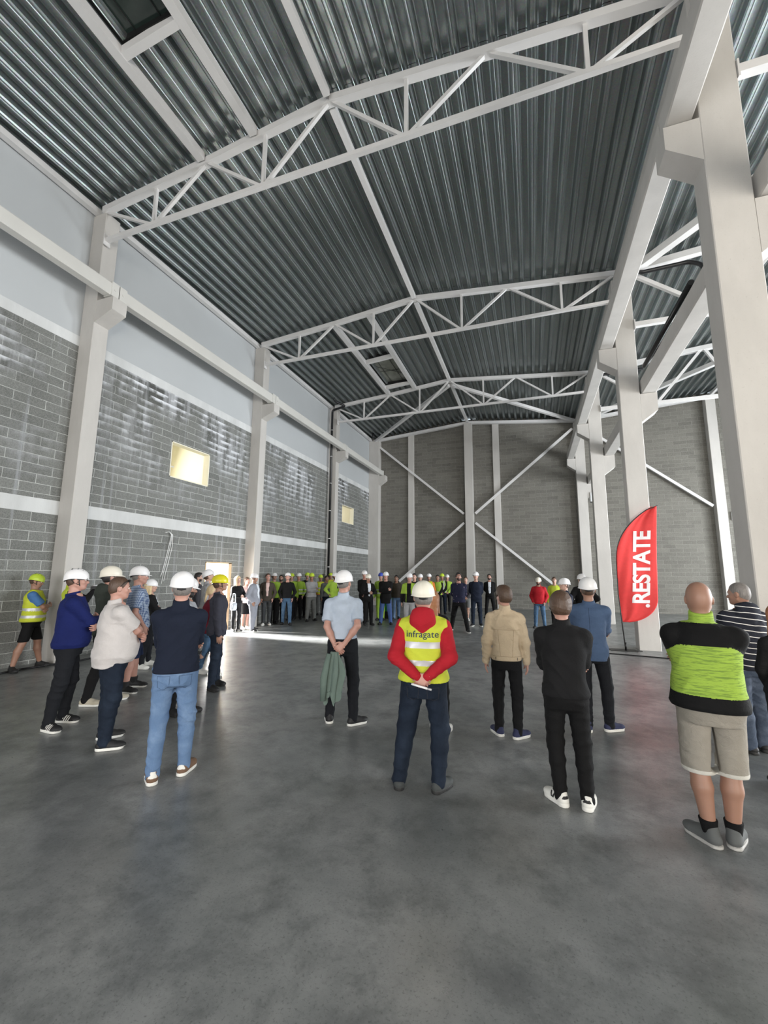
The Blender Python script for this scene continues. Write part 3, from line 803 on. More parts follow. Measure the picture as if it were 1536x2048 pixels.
def v3(*a): return np.array(a, float)
def unit(a): return a/max(np.linalg.norm(a), 1e-9)
def ik(A, T, l1, l2, pole):
    """two-bone chain from A to T; returns middle joint and reachable end"""
    d = T-A; L = np.linalg.norm(d); u = d/L
    L = min(L, (l1+l2)*0.998); T = A+u*L
    x = (l1*l1-l2*l2+L*L)/(2*L); h = math.sqrt(max(l1*l1-x*x, 0))
    p = pole-u*(pole@u); p = unit(p)
    return A+u*x+p*h, T
def rotm(yaw=0, pitch=0, roll=0):
    """columns = local axes; yaw about z (positive turns to the left), pitch>0 looks down"""
    return np.array(Matrix.Rotation(yaw, 3, 'Z') @ Matrix.Rotation(-pitch, 3, 'X') @ Matrix.Rotation(roll, 3, 'Y'))

# ---- shared cloth / skin materials
def cloth(name, col, rough=0.85, weave=220, kind=None, col2=None, bump=0.12):
    key = 'cloth_'+name
    if key in _mc: return _mc[key]
    m, nt, b = new_mat(key)
    tc = N(nt, 'ShaderNodeTexCoord'); P = tc.outputs['Object']
    c = mixc(nt, noise(nt, P, 9, 4), tuple(x*0.86 for x in col), tuple(min(1, x*1.14) for x in col))
    if kind == 'plaid':
        sp = N(nt, 'ShaderNodeSeparateXYZ'); nt.links.new(P, sp.inputs[0])
        def st(ax, per): return math_node(nt, 'GREATER_THAN', math_node(nt, 'FRACT', math_node(nt, 'DIVIDE', ax, per)), 0.5)
        a = st(math_node(nt, 'ADD', sp.outputs['X'], sp.outputs['Y']), 0.026); z = st(sp.outputs['Z'], 0.026)
        g = math_node(nt, 'MULTIPLY', math_node(nt, 'ADD', a, z), 0.5)
        c = mixc(nt, g, col2, c)
    elif kind == 'stripes':
        sp = N(nt, 'ShaderNodeSeparateXYZ'); nt.links.new(P, sp.inputs[0])
        wob = math_node(nt, 'MULTIPLY', noise(nt, P, 4, 2), 0.04)
        s_ = math_node(nt, 'GREATER_THAN', math_node(nt, 'FRACT', math_node(nt, 'DIVIDE', math_node(nt, 'ADD', math_node(nt, 'ADD', sp.outputs['Z'], wob), math_node(nt, 'MULTIPLY', sp.outputs['X'], 0.12)), 0.062)), 0.86)
        c = mixc(nt, s_, c, col2)
    elif kind == 'melange':
        n_ = noise(nt, P, 60, 3, 0.7, 0.4, (0.16, 0.16, 2.0))
        c = mixc(nt, ramp(nt, n_, [(0.50, (0,)*3), (0.62, (0.75,)*3)]), c, col2)
    elif kind == 'denim':
        n_ = noise(nt, P, 5, 5, 0.6, 0.3)
        c = mixc(nt, ramp(nt, n_, [(0.48, (0,)*3), (0.7, (0.8,)*3)]), c, col2)
        n_ = noise(nt, P, 160, 2, 0.6, 0, (1, 1, 0.2)); c = mixc(nt, math_node(nt, 'MULTIPLY', n_, 0.3), c, col2)
    elif kind == 'floral':
        vo = N(nt, 'ShaderNodeTexVoronoi'); vo.inputs['Scale'].default_value = 16; nt.links.new(P, vo.inputs['Vector'])
        msk = ramp(nt, vo.outputs['Distance'], [(0.18, (1,)*3), (0.26, (0,)*3)])
        c = mixc(nt, math_node(nt, 'MULTIPLY', msk, math_node(nt, 'GREATER_THAN', noise(nt, P, 5, 2), 0.55)), c, mixc(nt, noise(nt, P, 12, 1), (0.6, 0.1, 0.2), (0.6, 0.65, 0.8)))
    nt.links.new(c, b.inputs['Base Color'])
    b.inputs['Roughness'].default_value = rough; b.inputs['Specular IOR Level'].default_value = 0.25
    n2 = noise(nt, P, weave, 3, 0.6); n3 = noise(nt, P, 14, 4, 0.6, 0.8)
    bp = N(nt, 'ShaderNodeBump'); bp.inputs['Strength'].default_value = min(1, bump*5); bp.inputs['Distance'].default_value = 0.02
    mu = N(nt, 'ShaderNodeTexNoise'); mu.noise_type = 'RIDGED_MULTIFRACTAL'; mu.inputs['Scale'].default_value = 5.5; mu.inputs['Detail'].default_value = 3; mu.inputs['Distortion'].default_value = 0.6; nt.links.new(P, mu.inputs['Vector'])
    h_ = math_node(nt, 'ADD', math_node(nt, 'MULTIPLY', n2, 0.12), math_node(nt, 'MULTIPLY', n3, 0.6))
    nt.links.new(math_node(nt, 'ADD', h_, math_node(nt, 'MULTIPLY', mu.outputs['Fac'], 0.55)), bp.inputs['Height']); nt.links.new(bp.outputs[0], b.inputs['Normal'])
    _mc[key] = m; return m
def skin_mat(name, col):
    key = 'skin_'+name
    if key in _mc: return _mc[key]
    m, nt, b = new_mat(key); tc = N(nt, 'ShaderNodeTexCoord'); P = tc.outputs['Object']
    c = mixc(nt, noise(nt, P, 12, 4), tuple(x*0.88 for x in col), (min(1, col[0]*1.1), col[1]*1.04, col[2]*1.02))
    nt.links.new(c, b.inputs['Base Color']); b.inputs['Roughness'].default_value = 0.5
    b.inputs['Subsurface Weight'].default_value = 0.08; b.inputs['Subsurface Radius'].default_value = (0.02, 0.008, 0.004)
    _mc[key] = m; return m
SK = {'fair': skin_mat('fair', (0.50, 0.31, 0.24)), 'tan': skin_mat('tan', (0.33, 0.185, 0.13)), 'pink': skin_mat('pink', (0.48, 0.27, 0.215))}
M_LIP = skin_mat('lip', (0.42, 0.17, 0.14))
M_EYE = mat('eye_white', (0.75, 0.73, 0.70), 0.25, 0, 0.02); M_IRIS = mat('eye_iris', (0.03, 0.025, 0.02), 0.2)
def hair_mat(name, col):
    key = 'hair_'+name
    if key in _mc: return _mc[key]
    m, nt, b = new_mat(key); tc = N(nt, 'ShaderNodeTexCoord'); P = tc.outputs['Object']
    n_ = noise(nt, P, 90, 3, 0.6, 0.3, (1, 1, 0.15))
    c = mixc(nt, n_, tuple(x*0.55 for x in col), tuple(min(1, x*1.5) for x in col))
    nt.links.new(c, b.inputs['Base Color']); b.inputs['Roughness'].default_value = 0.5
    bp = N(nt, 'ShaderNodeBump'); bp.inputs['Strength'].default_value = 0.6; bp.inputs['Distance'].default_value = 0.01
    nt.links.new(n_, bp.inputs['Height']); nt.links.new(bp.outputs[0], b.inputs['Normal'])
    _mc[key] = m; return m
HC = {'brown': hair_mat('brown', (0.075, 0.042, 0.026)), 'black': hair_mat('black', (0.016, 0.013, 0.012)), 'grey': hair_mat('grey', (0.17, 0.155, 0.145)),
      'blond': hair_mat('blond', (0.62, 0.47, 0.27)), 'ginger': hair_mat('ginger', (0.30, 0.12, 0.045)), 'light': hair_mat('light', (0.24, 0.16, 0.10))}
M_SOLE_W = mat('white_rubber', (0.72, 0.71, 0.67), 0.6); M_SOLE_B = mat('black_rubber', (0.02, 0.02, 0.02), 0.6)
M_STRAP = mat('black_strap', (0.015, 0.015, 0.016), 0.6); M_REFL = mat('reflective_tape', (0.50, 0.50, 0.52), 0.35, 0.2, 0.06)
HAT = {'white': mat('white_hat_shell', (0.80, 0.79, 0.80), 0.3, 0, 0.02), 'cream': mat('cream_hat_shell', (0.78, 0.74, 0.64), 0.35, 0, 0.03),
       'yellow': mat('yellow_hat_shell', (0.62, 0.57, 0.02), 0.3, 0, 0.03), 'neon': mat('neon_hat_shell', (0.50, 0.66, 0.05), 0.35, 0, 0.03),
       'blue': mat('blue_hat_shell', (0.05, 0.08, 0.42), 0.3, 0, 0.03)}

# ---- head, in a frame whose origin is the base of the skull pivot; z up, y forward
def head_parts(fl, O, M, s, w=1.0, female=False):
    """O = head centre, M = 3x3 axes"""
    T = lambda x, y, z: O+M@(v3(x, y, z)*s)
    fl.ell(T(0, -0.012, 0.022), v3(0.077*w, 0.098, 0.098)*s, 0.02, M=M)           # cranium
    fl.ell(T(0, -0.035, -0.02), v3(0.066*w, 0.07, 0.075)*s, 0.03, M=M)            # occiput
    fl.ell(T(0, 0.030, -0.040), v3(0.060*w, 0.064, 0.078)*s, 0.025, M=M)          # face
    fl.ell(T(0, 0.046, -0.088), v3(0.040*w, 0.040, 0.030)*s, 0.03, M=M)           # jaw
    fl.cap(T(-0.052*w, -0.002, -0.062), T(-0.018, 0.066, -0.098), 0.018*s, 0.016*s, 0.02)
    fl.cap(T(0.052*w, -0.002, -0.062), T(0.018, 0.066, -0.098), 0.018*s, 0.016*s, 0.02)
    fl.ell(T(0, 0.075, -0.098), v3(0.020, 0.017, 0.017)*s, 0.015, M=M)            # chin
    fl.cap(T(-0.036, 0.078, 0.018), T(0.036, 0.078, 0.018), 0.011*s, 0.011*s, 0.02)  # brow
    for x in (-1, 1):
        fl.ell(T(x*0.042, 0.060, -0.032), v3(0.018, 0.018, 0.016)*s, 0.02, M=M)   # cheek
        fl.ell(T(x*0.031, 0.099, -0.001), v3(0.017, 0.014, 0.012)*s, 0.012, 's', M=M)  # socket
    fl.cap(T(0, 0.088, 0.004), T(0, 0.108, -0.036), 0.007*s, 0.0125*s, 0.012)     # nose
    fl.cap(T(-0.013, 0.098, -0.040), T(0.013, 0.098, -0.040), 0.0085*s, 0.0085*s, 0.008)
    fl.ell(T(0, 0.091, -0.064), v3(0.024, 0.010, 0.0065)*s, 0.008, M=M)
    fl.ell(T(0, 0.088, -0.073), v3(0.020, 0.010, 0.007)*s, 0.006, M=M)
    fl.ell(T(0, 0.105, -0.0685), v3(0.03, 0.012, 0.0016)*s, 0.004, 's', M=M)
    for x in (-1, 1):
        Me = M@rotm(x*0.35, 0, 0)
        fl.ell(T(x*0.078*w, -0.010, -0.014), v3(0.009, 0.020, 0.032)*s, 0.006, M=Me)
        fl.ell(T(x*0.088*w, -0.004, -0.012), v3(0.006, 0.010, 0.018)*s, 0.005, 's', M=Me)
def hair_field(kind, O, M, s, w, h, color):
    lo = O-0.2*s; hi = O+0.2*s
    if kind in ('long', 'pony'): lo = lo-v3(0.02, 0.05, 0.28)*s
    fl = Field(lo, hi, h); T = lambda x, y, z: O+M@(v3(x, y, z)*s)
    g = {'short': 0.011, 'crop': 0.0045, 'buzz': 0.003, 'full': 0.019, 'long': 0.018, 'pony': 0.016}[kind]
    fl.ell(T(0, -0.014, 0.024), v3(0.077*w+g, 0.098+g, 0.098+g*1.1)*s, 0.01, M=M)
    fl.ell(T(0, -0.036, -0.02), v3(0.067*w+g*.8, 0.071+g, 0.076)*s, 0.02, M=M)
    if kind == 'full':
        fl.ell(T(0.01, 0.045, 0.095), v3(0.06, 0.055, 0.04)*s, 0.03, M=M)
    # hairline: forehead to temple, then in front of the ear, down to the nape
    fl.plane(T(0, 0.062, 0.062), M@v3(0, 0.85, -0.55))
    if kind in ('short', 'crop', 'buzz', 'full'):
        fl.plane(T(0, 0.028, -0.03), M@v3(0, 0.9, -0.62)) if kind != 'buzz' else fl.plane(T(0, 0.02, -0.02), M@v3(0, 0.9, -0.62))
        fl.plane(T(0, -0.07, -0.078), M@v3(0, 0.1, -1.0))
        fl.cap(T(0.078*w, -0.01, -0.03), T(0.078*w, -0.01, -0.01), 0.022*s, 0.024*s, 0.004, 's'); fl.cap(T(-0.078*w, -0.01, -0.03), T(-0.078*w, -0.01, -0.01), 0.022*s, 0.024*s, 0.004, 's')
    if kind == 'long':
        for x in (-1, 1):
            fl.cap(T(x*0.068, -0.012, 0.03), T(x*0.082, 0.004, -0.2), 0.03*s, 0.028*s, 0.03)
        fl.cap(T(0, -0.09, 0.02), T(0, -0.10, -0.26), 0.062*s, 0.05*s, 0.04)
        fl.cap(T(-0.05, -0.07, 0.0), T(-0.06, -0.08, -0.26), 0.045*s, 0.035*s, 0.03); fl.cap(T(0.05, -0.07, 0.0), T(0.06, -0.08, -0.26), 0.045*s, 0.035*s, 0.03)
    if kind == 'pony':
        fl.plane(T(0, -0.07, -0.078), M@v3(0, 0.1, -1.0))
        fl.cap(T(0, -0.115, -0.02), T(0, -0.145, -0.22), 0.028*s, 0.018*s, 0.02)
    if kind in ('full', 'short', 'long', 'pony'): fl.wrinkle(0.002, 7, 3.5)
    return fl
def hard_hat(O, M, s, style, color, parent, strap, logo=None, far=False):
    """shell as a ribbed dome with brim and peak; harness band and chin strap as sub-parts"""
    bm = bmesh.new(); U = 20 if far else 40
    Tm = lambda p: Vector(O+M@(np.array(p)*s))
    rx, ry, rz = (0.108, 0.132, 0.118) if style != 'bike' else (0.102, 0.128, 0.104)
    rings = []
    nv = 6 if far else 12
    for i in range(nv+1):
        t = i/nv*math.pi/2
        ring_ = []
        for j in range(U):
            a = 2*math.pi*j/U; c, n_ = math.cos(a), math.sin(a)
            rib = 0.0
            if style == 'hat':
                x = c*math.sin(t); 
                if abs(abs(x)-0.22) < 0.06 or abs(x) < 0.07: rib = 0.004*math.sin(t)*min(1, 2.2*math.cos(t)+.25)
            z = math.cos(t)*(rz+rib)
            ring_.append(Tm((c*math.sin(t)*(rx+rib), n_*math.sin(t)*(ry+rib)-0.012, 0.028+z*1.0 - (0.018 if n_ < -0.3 and i == nv else 0.0)*0)))
        rings.append([bm.verts.new(p) for p in ring_] if i else [bm.verts.new(ring_[0])])
    # lower skirt and brim
    def brim(exf, dz, fr, bk):
        r_ = []
        for j in range(U):
            a = 2*math.pi*j/U; c, n_ = math.cos(a), math.sin(a)
            f = max(0, n_)**3; b_ = max(0, -n_)**2
            r_.append(bm.verts.new(Tm((c*(rx+exf), n_*(ry+exf+fr*f)-0.012, 0.028+dz+(-0.006*f if fr else 0)-bk*b_))))
        return r_
    if style == 'hat':
        rings.append(brim(0.002, -0.016, 0.0, 0.012)); rings.append(brim(0.010, -0.022, 0.035, 0.018)); rings.append(brim(0.009, -0.027, 0.034, 0.02)); rings.append(brim(-0.004, -0.018, 0.0, 0.014))
    else:
        rings.append(brim(0.001, -0.018, 0.0, 0.034)); rings.append(brim(0.004, -0.024, 0.012, 0.042)); rings.append(brim(-0.006, -0.02, 0.0, 0.034))
    r0 = rings[0][0]
    for j in range(U): bm.faces.new((r0, rings[1][j], rings[1][(j+1) % U]))
    for a, b in zip(rings[1:], rings[2:]):
        for j in range(U): bm.faces.new((a[j], b[j], b[(j+1) % U], a[(j+1) % U]))
    bmesh.ops.recalc_face_normals(bm, faces=bm.faces[:])
    hat = link('hard_hat', bm, HAT[color], parent, True)
    # inner harness band
    bm = bmesh.new(); pts = [Tm((math.cos(a)*0.086, math.sin(a)*0.106-0.012, -0.006-0.016*max(0, -math.sin(a)))) for a in [2*math.pi*j/20 for j in range(21)]]
    top = [Tm((math.cos(a)*0.088, math.sin(a)*0.108-0.012, 0.024)) for a in [2*math.pi*j/20 for j in range(21)]]
    vp = [bm.verts.new(p) for p in pts[:-1]]; vt = [bm.verts.new(p) for p in top[:-1]]
    for j in range(20): bm.faces.new((vp[j], vp[(j+1) % 20], vt[(j+1) % 20], vt[j]))
    if not far:
        add_tube(bm, [Tm((0.035, -0.112, -0.022)), Tm((0, -0.124, -0.03)), Tm((-0.035, -0.112, -0.022))], 0.011*s, 8)
    link('headband', bm, M_STRAP, hat, True)
    if strap:
        bm = bmesh.new()
        for x in (-1, 1):
            add_tube(bm, [Tm((x*0.086, 0.03, 0.012)), Tm((x*0.083, 0.028, -0.03)), Tm((x*0.062, 0.04, -0.075)), Tm((x*0.03, 0.060, -0.116)), Tm((0, 0.066, -0.121))], 0.0055*s, 6)
            add_tube(bm, [Tm((x*0.080, -0.065, 0.0)), Tm((x*0.084, -0.02, -0.045)), Tm((x*0.070, 0.03, -0.066))], 0.0045*s, 6)
        link('chin_strap', bm, M_STRAP, hat, True)
    if logo:
        vs, fs = sphere_geo(O+M@(v3(*logo[0])*s), (0.013*s, 0.006*s, 0.010*s), M=M)
        mesh_obj('emblem', np.array(vs), np.array(fs), [logo[1]], None, hat, it=0)
    if style == 'bike' and not far:
        bm = bmesh.new()
        for x in (-0.045, -0.015, 0.015, 0.045):
            for y in (-0.05, 0.01, 0.06):
                zz = 0.028+rz*math.sqrt(max(0, 1-(x/rx)**2-(y/ry)**2))
                add_tube(bm, [Tm((x, y-0.014, zz+0.001)), Tm((x, y-0.026, zz-0.0005))], 0.004*s, 6)
        link('vents', bm, M_STRAP, hat, True)
    return hat

def person(label, group, pos, face, H, feet=None, foot_dir=None, bulk=1.0, belly=0.0, pose='down', skin='fair', hair=('short', 'brown'), hat=None,
           head=(0, 0), top=None, sleeve='long', bottom=None, shorts=None, shoes=None, lod=2, female=False, lean=(0, 0), extras=None, seed=0, hem=None, arms=None, bot_off=0.012, skirt=None):
    """pos: world x, y of the point between the feet; face: heading in degrees (0 = +Y, clockwise positive)
       feet: two (x, y) offsets in the local frame (left, right); lod 0 near, 1 middle, 2 far"""
    rn = random.Random(seed*7+3)
    s = H/1.78
    root = empty('person', (pos[0], pos[1], 0), -R(face)); tag(root, label, 'person', group)
    hh = (0.0062, 0.010, 0.0165)[lod]; hc = (0.0078, 0.0125, 0.020)[lod]; hd = (0.0042, 0.0065, 0.0095)[lod]
    if lod == 2: hh = 0.014
    fw = 0.11*s
    feet = feet or ((-fw, 0.0), (fw, 0.0))
    fd = foot_dir or (-12, 12)
    ank = [v3(f[0], f[1], 0.085*s) for f in feet]
    mid = (ank[0]+ank[1])/2
    pel = v3(mid[0]+lean[0], mid[1]+lean[1], 0.925*s)
    l1, l2 = 0.425*s, 0.415*s
    hipo = 0.088*s*(1+0.25*(bulk-1))
    spread = max(np.linalg.norm((ank[i]-(pel+v3((-1, 1)[i]*hipo, 0, 0)))[:2]) for i in (0, 1))
    zmax = 0.085*s+math.sqrt(max((l1+l2)**2*0.997-spread**2, 0.2)); pz = min(0.925*s, zmax)
    dz = pz-0.925*s; pel[2] = pz
    hips = [pel+v3(-hipo, 0, 0), pel+v3(hipo, 0, 0)]
    knees = []
    for i in (0, 1):
        fdv = v3(math.sin(R(fd[i])), math.cos(R(fd[i])), 0.0)
        k_, _ = ik(hips[i], ank[i], l1, l2, fdv); knees.append(k_)
    # upper body leans
    up = lambda z: v3(pel[0], pel[1], 0)+v3(0, 0, z*s+dz)
    shw = 0.166*s*(0.88 if female else 1.0)*(1+0.45*(bulk-1))
    sh = [up(1.395)+v3(-shw, -0.005*s, 0), up(1.395)+v3(shw, -0.005*s, 0)]
    a1, a2 = 0.285*s, 0.255*s
    P = {'down': [(0.245, 0.03, 0.865), (0.6, -0.6, 0)], 'behind': [(0.055, -0.165-0.05*belly, 0.93), (1.0, -0.55, 0.1)],
         'hips': [(0.185, 0.05, 1.02), (1.0, -0.6, 0)], 'front': [(0.05, 0.19, 0.93), (0.9, -0.5, 0)], 'pockets': [(0.195, 0.09, 0.93), (0.7, -0.8, 0)],
         'hold': [(0.07, 0.30, 1.13), (0.7, -0.5, -0.3)], 'cross': [(-0.085, 0.185, 1.15), (0.85, 0.1, -0.55)], 'cam': [(0.07, 0.34, 1.42), (0.7, -0.1, -0.9)],
         'chin': [(0.02, 0.17, 1.36), (0.6, 0.1, -0.8)]}
    arms = arms or (pose, pose)
    W = []; E_ = []
    for i, sg in ((0, -1), (1, 1)):
        t_, pole = P[arms[i]] if isinstance(arms[i], str) else arms[i]
        t_ = list(t_)
        if arms[i] == 'cross': t_[2] += 0.035*sg; t_[1] += belly*0.07+0.12*(bulk-1)+0.012*sg; t_[0] *= 1+0.6*(bulk-1)
        if arms[i] == 'behind': t_[2] += 0.02*sg; t_[1] -= 0.015*sg
        if arms[i] == 'down': t_[0] *= (1+0.4*(bulk-1))
        if arms[i] in ('front', 'hold'): t_[1] += belly*0.15
        tgt = v3(t_[0]*sg+pel[0]/s, t_[1]+pel[1]/s, t_[2])*s+v3(0, 0, dz)
        e_, w_ = ik(sh[i], tgt, a1, a2, v3(pole[0]*sg, pole[1], pole[2])); E_.append(e_); W.append(w_)
    neck = up(1.50)+v3(0, -0.012*s, 0)
    hM = rotm(-R(head[0]), R(head[1])); hO = up(1.665)+v3(0, 0.012*s, 0)+hM@v3(0, 0.012, 0)*s - v3(0, 0.012, 0)*s
    hw = 1.0+0.12*(bulk-1); hs = s*(0.955 if female else 1.0)*1.0
    sk = SK[skin]
    # ---------------------------------------------------------------- body: one continuous surface
    allp = np.array(ank+knees+hips+sh+E_+W+[hO])
    lo = allp.min(0)-0.2*s; hi = allp.max(0)+0.2*s; lo[2] = -0.01
    fl = Field(lo, hi, hh)
    bx = bulk
    tor = [(0.84, 0.130, 0.10), (0.93, 0.151, 0.118), (1.05, 0.138, 0.102), (1.18, 0.142, 0.104), (1.30, 0.156, 0.112), (1.38, 0.140, 0.098), (1.43, 0.108, 0.078), (1.47, 0.076, 0.066), (1.50, 0.058, 0.058)]
    def torso(off, wid=1.0, z0=None, z1=None, fat=True):
        r_ = []
        for z, a_, b_ in tor:
            f = math.exp(-((z-1.04)/0.13)**2) if fat else 0
            wa = a_*(1+0.8*(bulk-1)*(1 if z < 1.35 else .45))*wid+0.05*belly*f; ba = b_*(1+1.0*(bulk-1)*(1 if z < 1.35 else .4))+0.075*belly*f
            if female: 
                wa *= (0.92 if z > 1.0 else 1.03)
                if 1.2 < z < 1.38: ba += 0.022
            r_.append((z*s+dz, wa*s, ba*s, pel[0], pel[1]+(0.055*belly*f+0.012*(z > 1.2))*s))
        return r_
    fl.loft(torso(0), 0.02)
    fl.cap(neck-v3(0, 0.0, 0.05*s), hO+hM@v3(0, -0.018, -0.06)*s, 0.060*s*(1+.3*(bulk-1)), 0.052*s*(1+.3*(bulk-1)), 0.03)
    for i, sg in ((0, -1), (1, 1)):
        fl.ell(sh[i]+v3(-sg*0.012, 0, -0.006), v3(0.052, 0.052, 0.052)*s*(1+.3*(bulk-1)), 0.05)
        fl.cap(sh[i], E_[i], 0.048*s*(1+.5*(bulk-1)), 0.038*s*(1+.4*(bulk-1)), 0.03)
        fl.cap(E_[i], E_[i]+(W[i]-E_[i])*0.35, 0.039*s*(1+.4*(bulk-1)), 0.041*s*(1+.4*(bulk-1)), 0.02)
        fl.cap(E_[i]+(W[i]-E_[i])*0.35, W[i], 0.040*s*(1+.4*(bulk-1)), 0.0255*s, 0.02)
        lb = 1+.4*(bulk-1)
        fl.cap(hips[i], knees[i], 0.082*s*lb, 0.054*s*lb, 0.03)
        cal = knees[i]+(ank[i]-knees[i])*0.33+v3(0, -0.016*s, 0)
        fl.cap(knees[i], cal, 0.052*s*lb, 0.057*s*lb, 0.02)
        fl.cap(cal, ank[i], 0.056*s*lb, 0.034*s*lb, 0.02)
        dv = v3(math.sin(R(fd[i])), math.cos(R(fd[i])), 0)
        fl.cap(ank[i]-v3(0, 0, 0.04*s), ank[i]+dv*0.13*s-v3(0, 0, 0.05*s), 0.036*s, 0.026*s, 0.02)
    # hands: palm, four unequal fingers with knuckle bends, thumb from the side near the wrist
    tubes = []
    for i, sg in ((0, -1), (1, 1)):
        d = unit(W[i]-E_[i]); a_ = arms[i] if isinstance(arms[i], str) else 'free'
        pn = v3(-sg, 0, 0)                      # palm normal (towards the thigh)
        curl = 0.35; hs_ = s*(0.9 if female else 1.0)
        if a_ == 'behind' or (a_ == 'free' and W[i][1] < pel[1]-0.1): pn = v3(0, -1, 0.25); d = unit(d*0.5+v3(-sg*0.75, -0.1, -0.35)); curl = 0.75
        if a_ == 'cross': pn = v3(0, -1, 0); curl = 0.8; d = unit(d+v3(0, -0.35, 0.1))
        if a_ == 'hips': pn = v3(-sg, 0.0, 0.3); d = unit(v3(-sg*0.2, 0.7, -0.6)); curl = 0.6
        if a_ in ('front', 'hold', 'chin'): pn = v3(-sg*0.7, -0.6, 0.2); curl = 0.8; d = unit(d*0.6+v3(-sg*0.7, 0, 0))
        if a_ == 'cam': pn = v3(-sg, 0, 0.2); curl = 0.9
        if a_ == 'pockets': pn = v3(-sg, -0.2, 0); d = unit(v3(-sg*0.1, 0.25, -1)); curl = 0.2
        pn = unit(pn-d*(pn@d)); sd = np.cross(d, pn)          # side axis
        tf = v3(0, 1, 0) if a_ in ('down', 'pockets') else (v3(0, 0, 1) if a_ != 'cam' else v3(0, -0.3, 1))
        sd = sd if sd@tf > 0 else -sd                          # thumb side
        w0 = W[i]
        pc = w0+d*0.05*hs_
        Mh = np.stack([sd, d, pn], 1)
        fl.ell(pc, v3(0.039, 0.050, 0.0165)*hs_, 0.012, M=Mh)
        fl.cap(w0-d*0.01*s, w0+d*0.03*hs_, 0.0265*hs_, 0.026*hs_, 0.015, flat=(pn, 0.7))
        L = (0.070, 0.080, 0.074, 0.058)
        for q in range(4):
            b0 = w0+d*(0.083-abs(q-1.2)*0.004)*hs_+sd*(0.0285-0.0195*q)*hs_
            cu = curl*(1+0.08*q); p_ = [b0]; dirn = d.copy(); ang = cu*0.55
            for fr in (0.45, 0.32, 0.23):
                dd = unit(d*math.cos(ang)+pn*math.sin(ang)+sd*(0.05-0.04*q)); p_.append(p_[-1]+dd*L[q]*fr*hs_); ang += cu*0.8
            rr = [0.0092, 0.0088, 0.0078, 0.0066]
            if lod < 2:
                for m_ in range(3): fl.cap(p_[m_], p_[m_+1], rr[m_]*hs_, rr[m_+1]*hs_, 0.003)
                fl.cap(p_[0]-d*0.02*hs_, p_[0], 0.009*hs_, 0.0092*hs_, 0.008)
            else: tubes.append(tube_geo([b0-d*0.02*hs_]+p_, [x*hs_ for x in [0.009]+rr], 5)+(0,))
        tb = w0+d*0.022*hs_+sd*0.022*hs_
        t1 = tb+(sd*0.75+d*0.65+pn*0.35)*0.034*hs_; t2 = t1+(sd*0.35+d*0.9+pn*0.45)*0.03*hs_; t3 = t2+(d*1.0+pn*0.5+sd*0.1)*0.022*hs_
        if lod < 2:
            fl.cap(tb, t1, 0.014*hs_, 0.0115*hs_, 0.01); fl.cap(t1, t2, 0.0112*hs_, 0.0098*hs_, 0.004); fl.cap(t2, t3, 0.0098*hs_, 0.008*hs_, 0.003)
        else: tubes.append(tube_geo([tb, t1, t2, t3], [x*hs_ for x in (0.014, 0.0115, 0.0098, 0.008)], 5)+(0,))
    head_parts(fl, hO, hM, hs, hw, female)
    V, Fq = fl.mesh()
    Tl = lambda p: hM.T@(np.asarray(p)-hO)/hs
    hair_col = HC[hair[1]] if hair else HC['brown']
    beard = hair[2] if hair and len(hair) > 2 else None
    def fm(C):
        L_ = (C-hO)@hM/hs
        m_ = np.zeros(len(C), int)
        x, y, z = L_[:, 0], L_[:, 1], L_[:, 2]
        m_[(np.abs(x) < 0.026) & (y > 0.078) & (z < -0.058) & (z > -0.081)] = 1
        m_[(np.abs(np.abs(x)-0.031) < 0.018) & (y > 0.07) & (z > 0.014) & (z < 0.025)] = 2
        if beard:
            m_[(y > 0.0) & (z < -0.045) & (z > -0.125) & ~((np.abs(x) < 0.02) & (z > -0.078) & (z < -0.058)) & (y > 0.02-(z+0.045)*0.1) & ((z < -0.07) | (np.abs(x) > 0.035) | (z < -0.048))] = 2
        return m_
    ex = tubes
    if lod < 2 or True:
        for x in (-1, 1):
            ec = hO+hM@(v3(x*0.031, 0.0775, 0.0)*hs); ex.append(sphere_geo(ec, 0.0135*hs, 10, 8)+(3,))
            ic = hO+hM@(v3(x*0.031, 0.0862, 0.0)*hs); ex.append(sphere_geo(ic, 0.0062*hs, 8, 6)+(4,))
    body = mesh_obj('body', V, Fq, [sk, M_LIP, hair_col, M_EYE, M_IRIS], fm, root, ex, 1)
    ctx = dict(root=root, s=s, dz=dz, pel=pel, up=up, sh=sh, E=E_, W=W, hO=hO, hM=hM, hs=hs, knees=knees, ank=ank, hips=hips, hc=hc, torso=torso, neck=neck, lod=lod, hd=hd, hw=hw, bulk=bulk, seed=seed, lo=lo, hi=hi, belly=belly)
    # ---------------------------------------------------------------- hair and hat
    if hair and hair[0] != 'bald':
        hf = hair_field(hair[0], hO, hM, hs, hw, hd*1.15, hair[1])
        V, Fq = hf.mesh()
        if len(Fq): mesh_obj('hair', V, Fq, [hair_col], None, root, None, 1)
    if hat:
        hard_hat(hO+hM@v3(0, -0.004, 0.008)*hs, hM@rotm(0, R(hat[3] if len(hat) > 3 else 0)), hs*(0.96+0.04*hw)*0.98, hat[1], hat[0], root, hat[2], hat[4] if len(hat) > 4 else None, lod == 2)
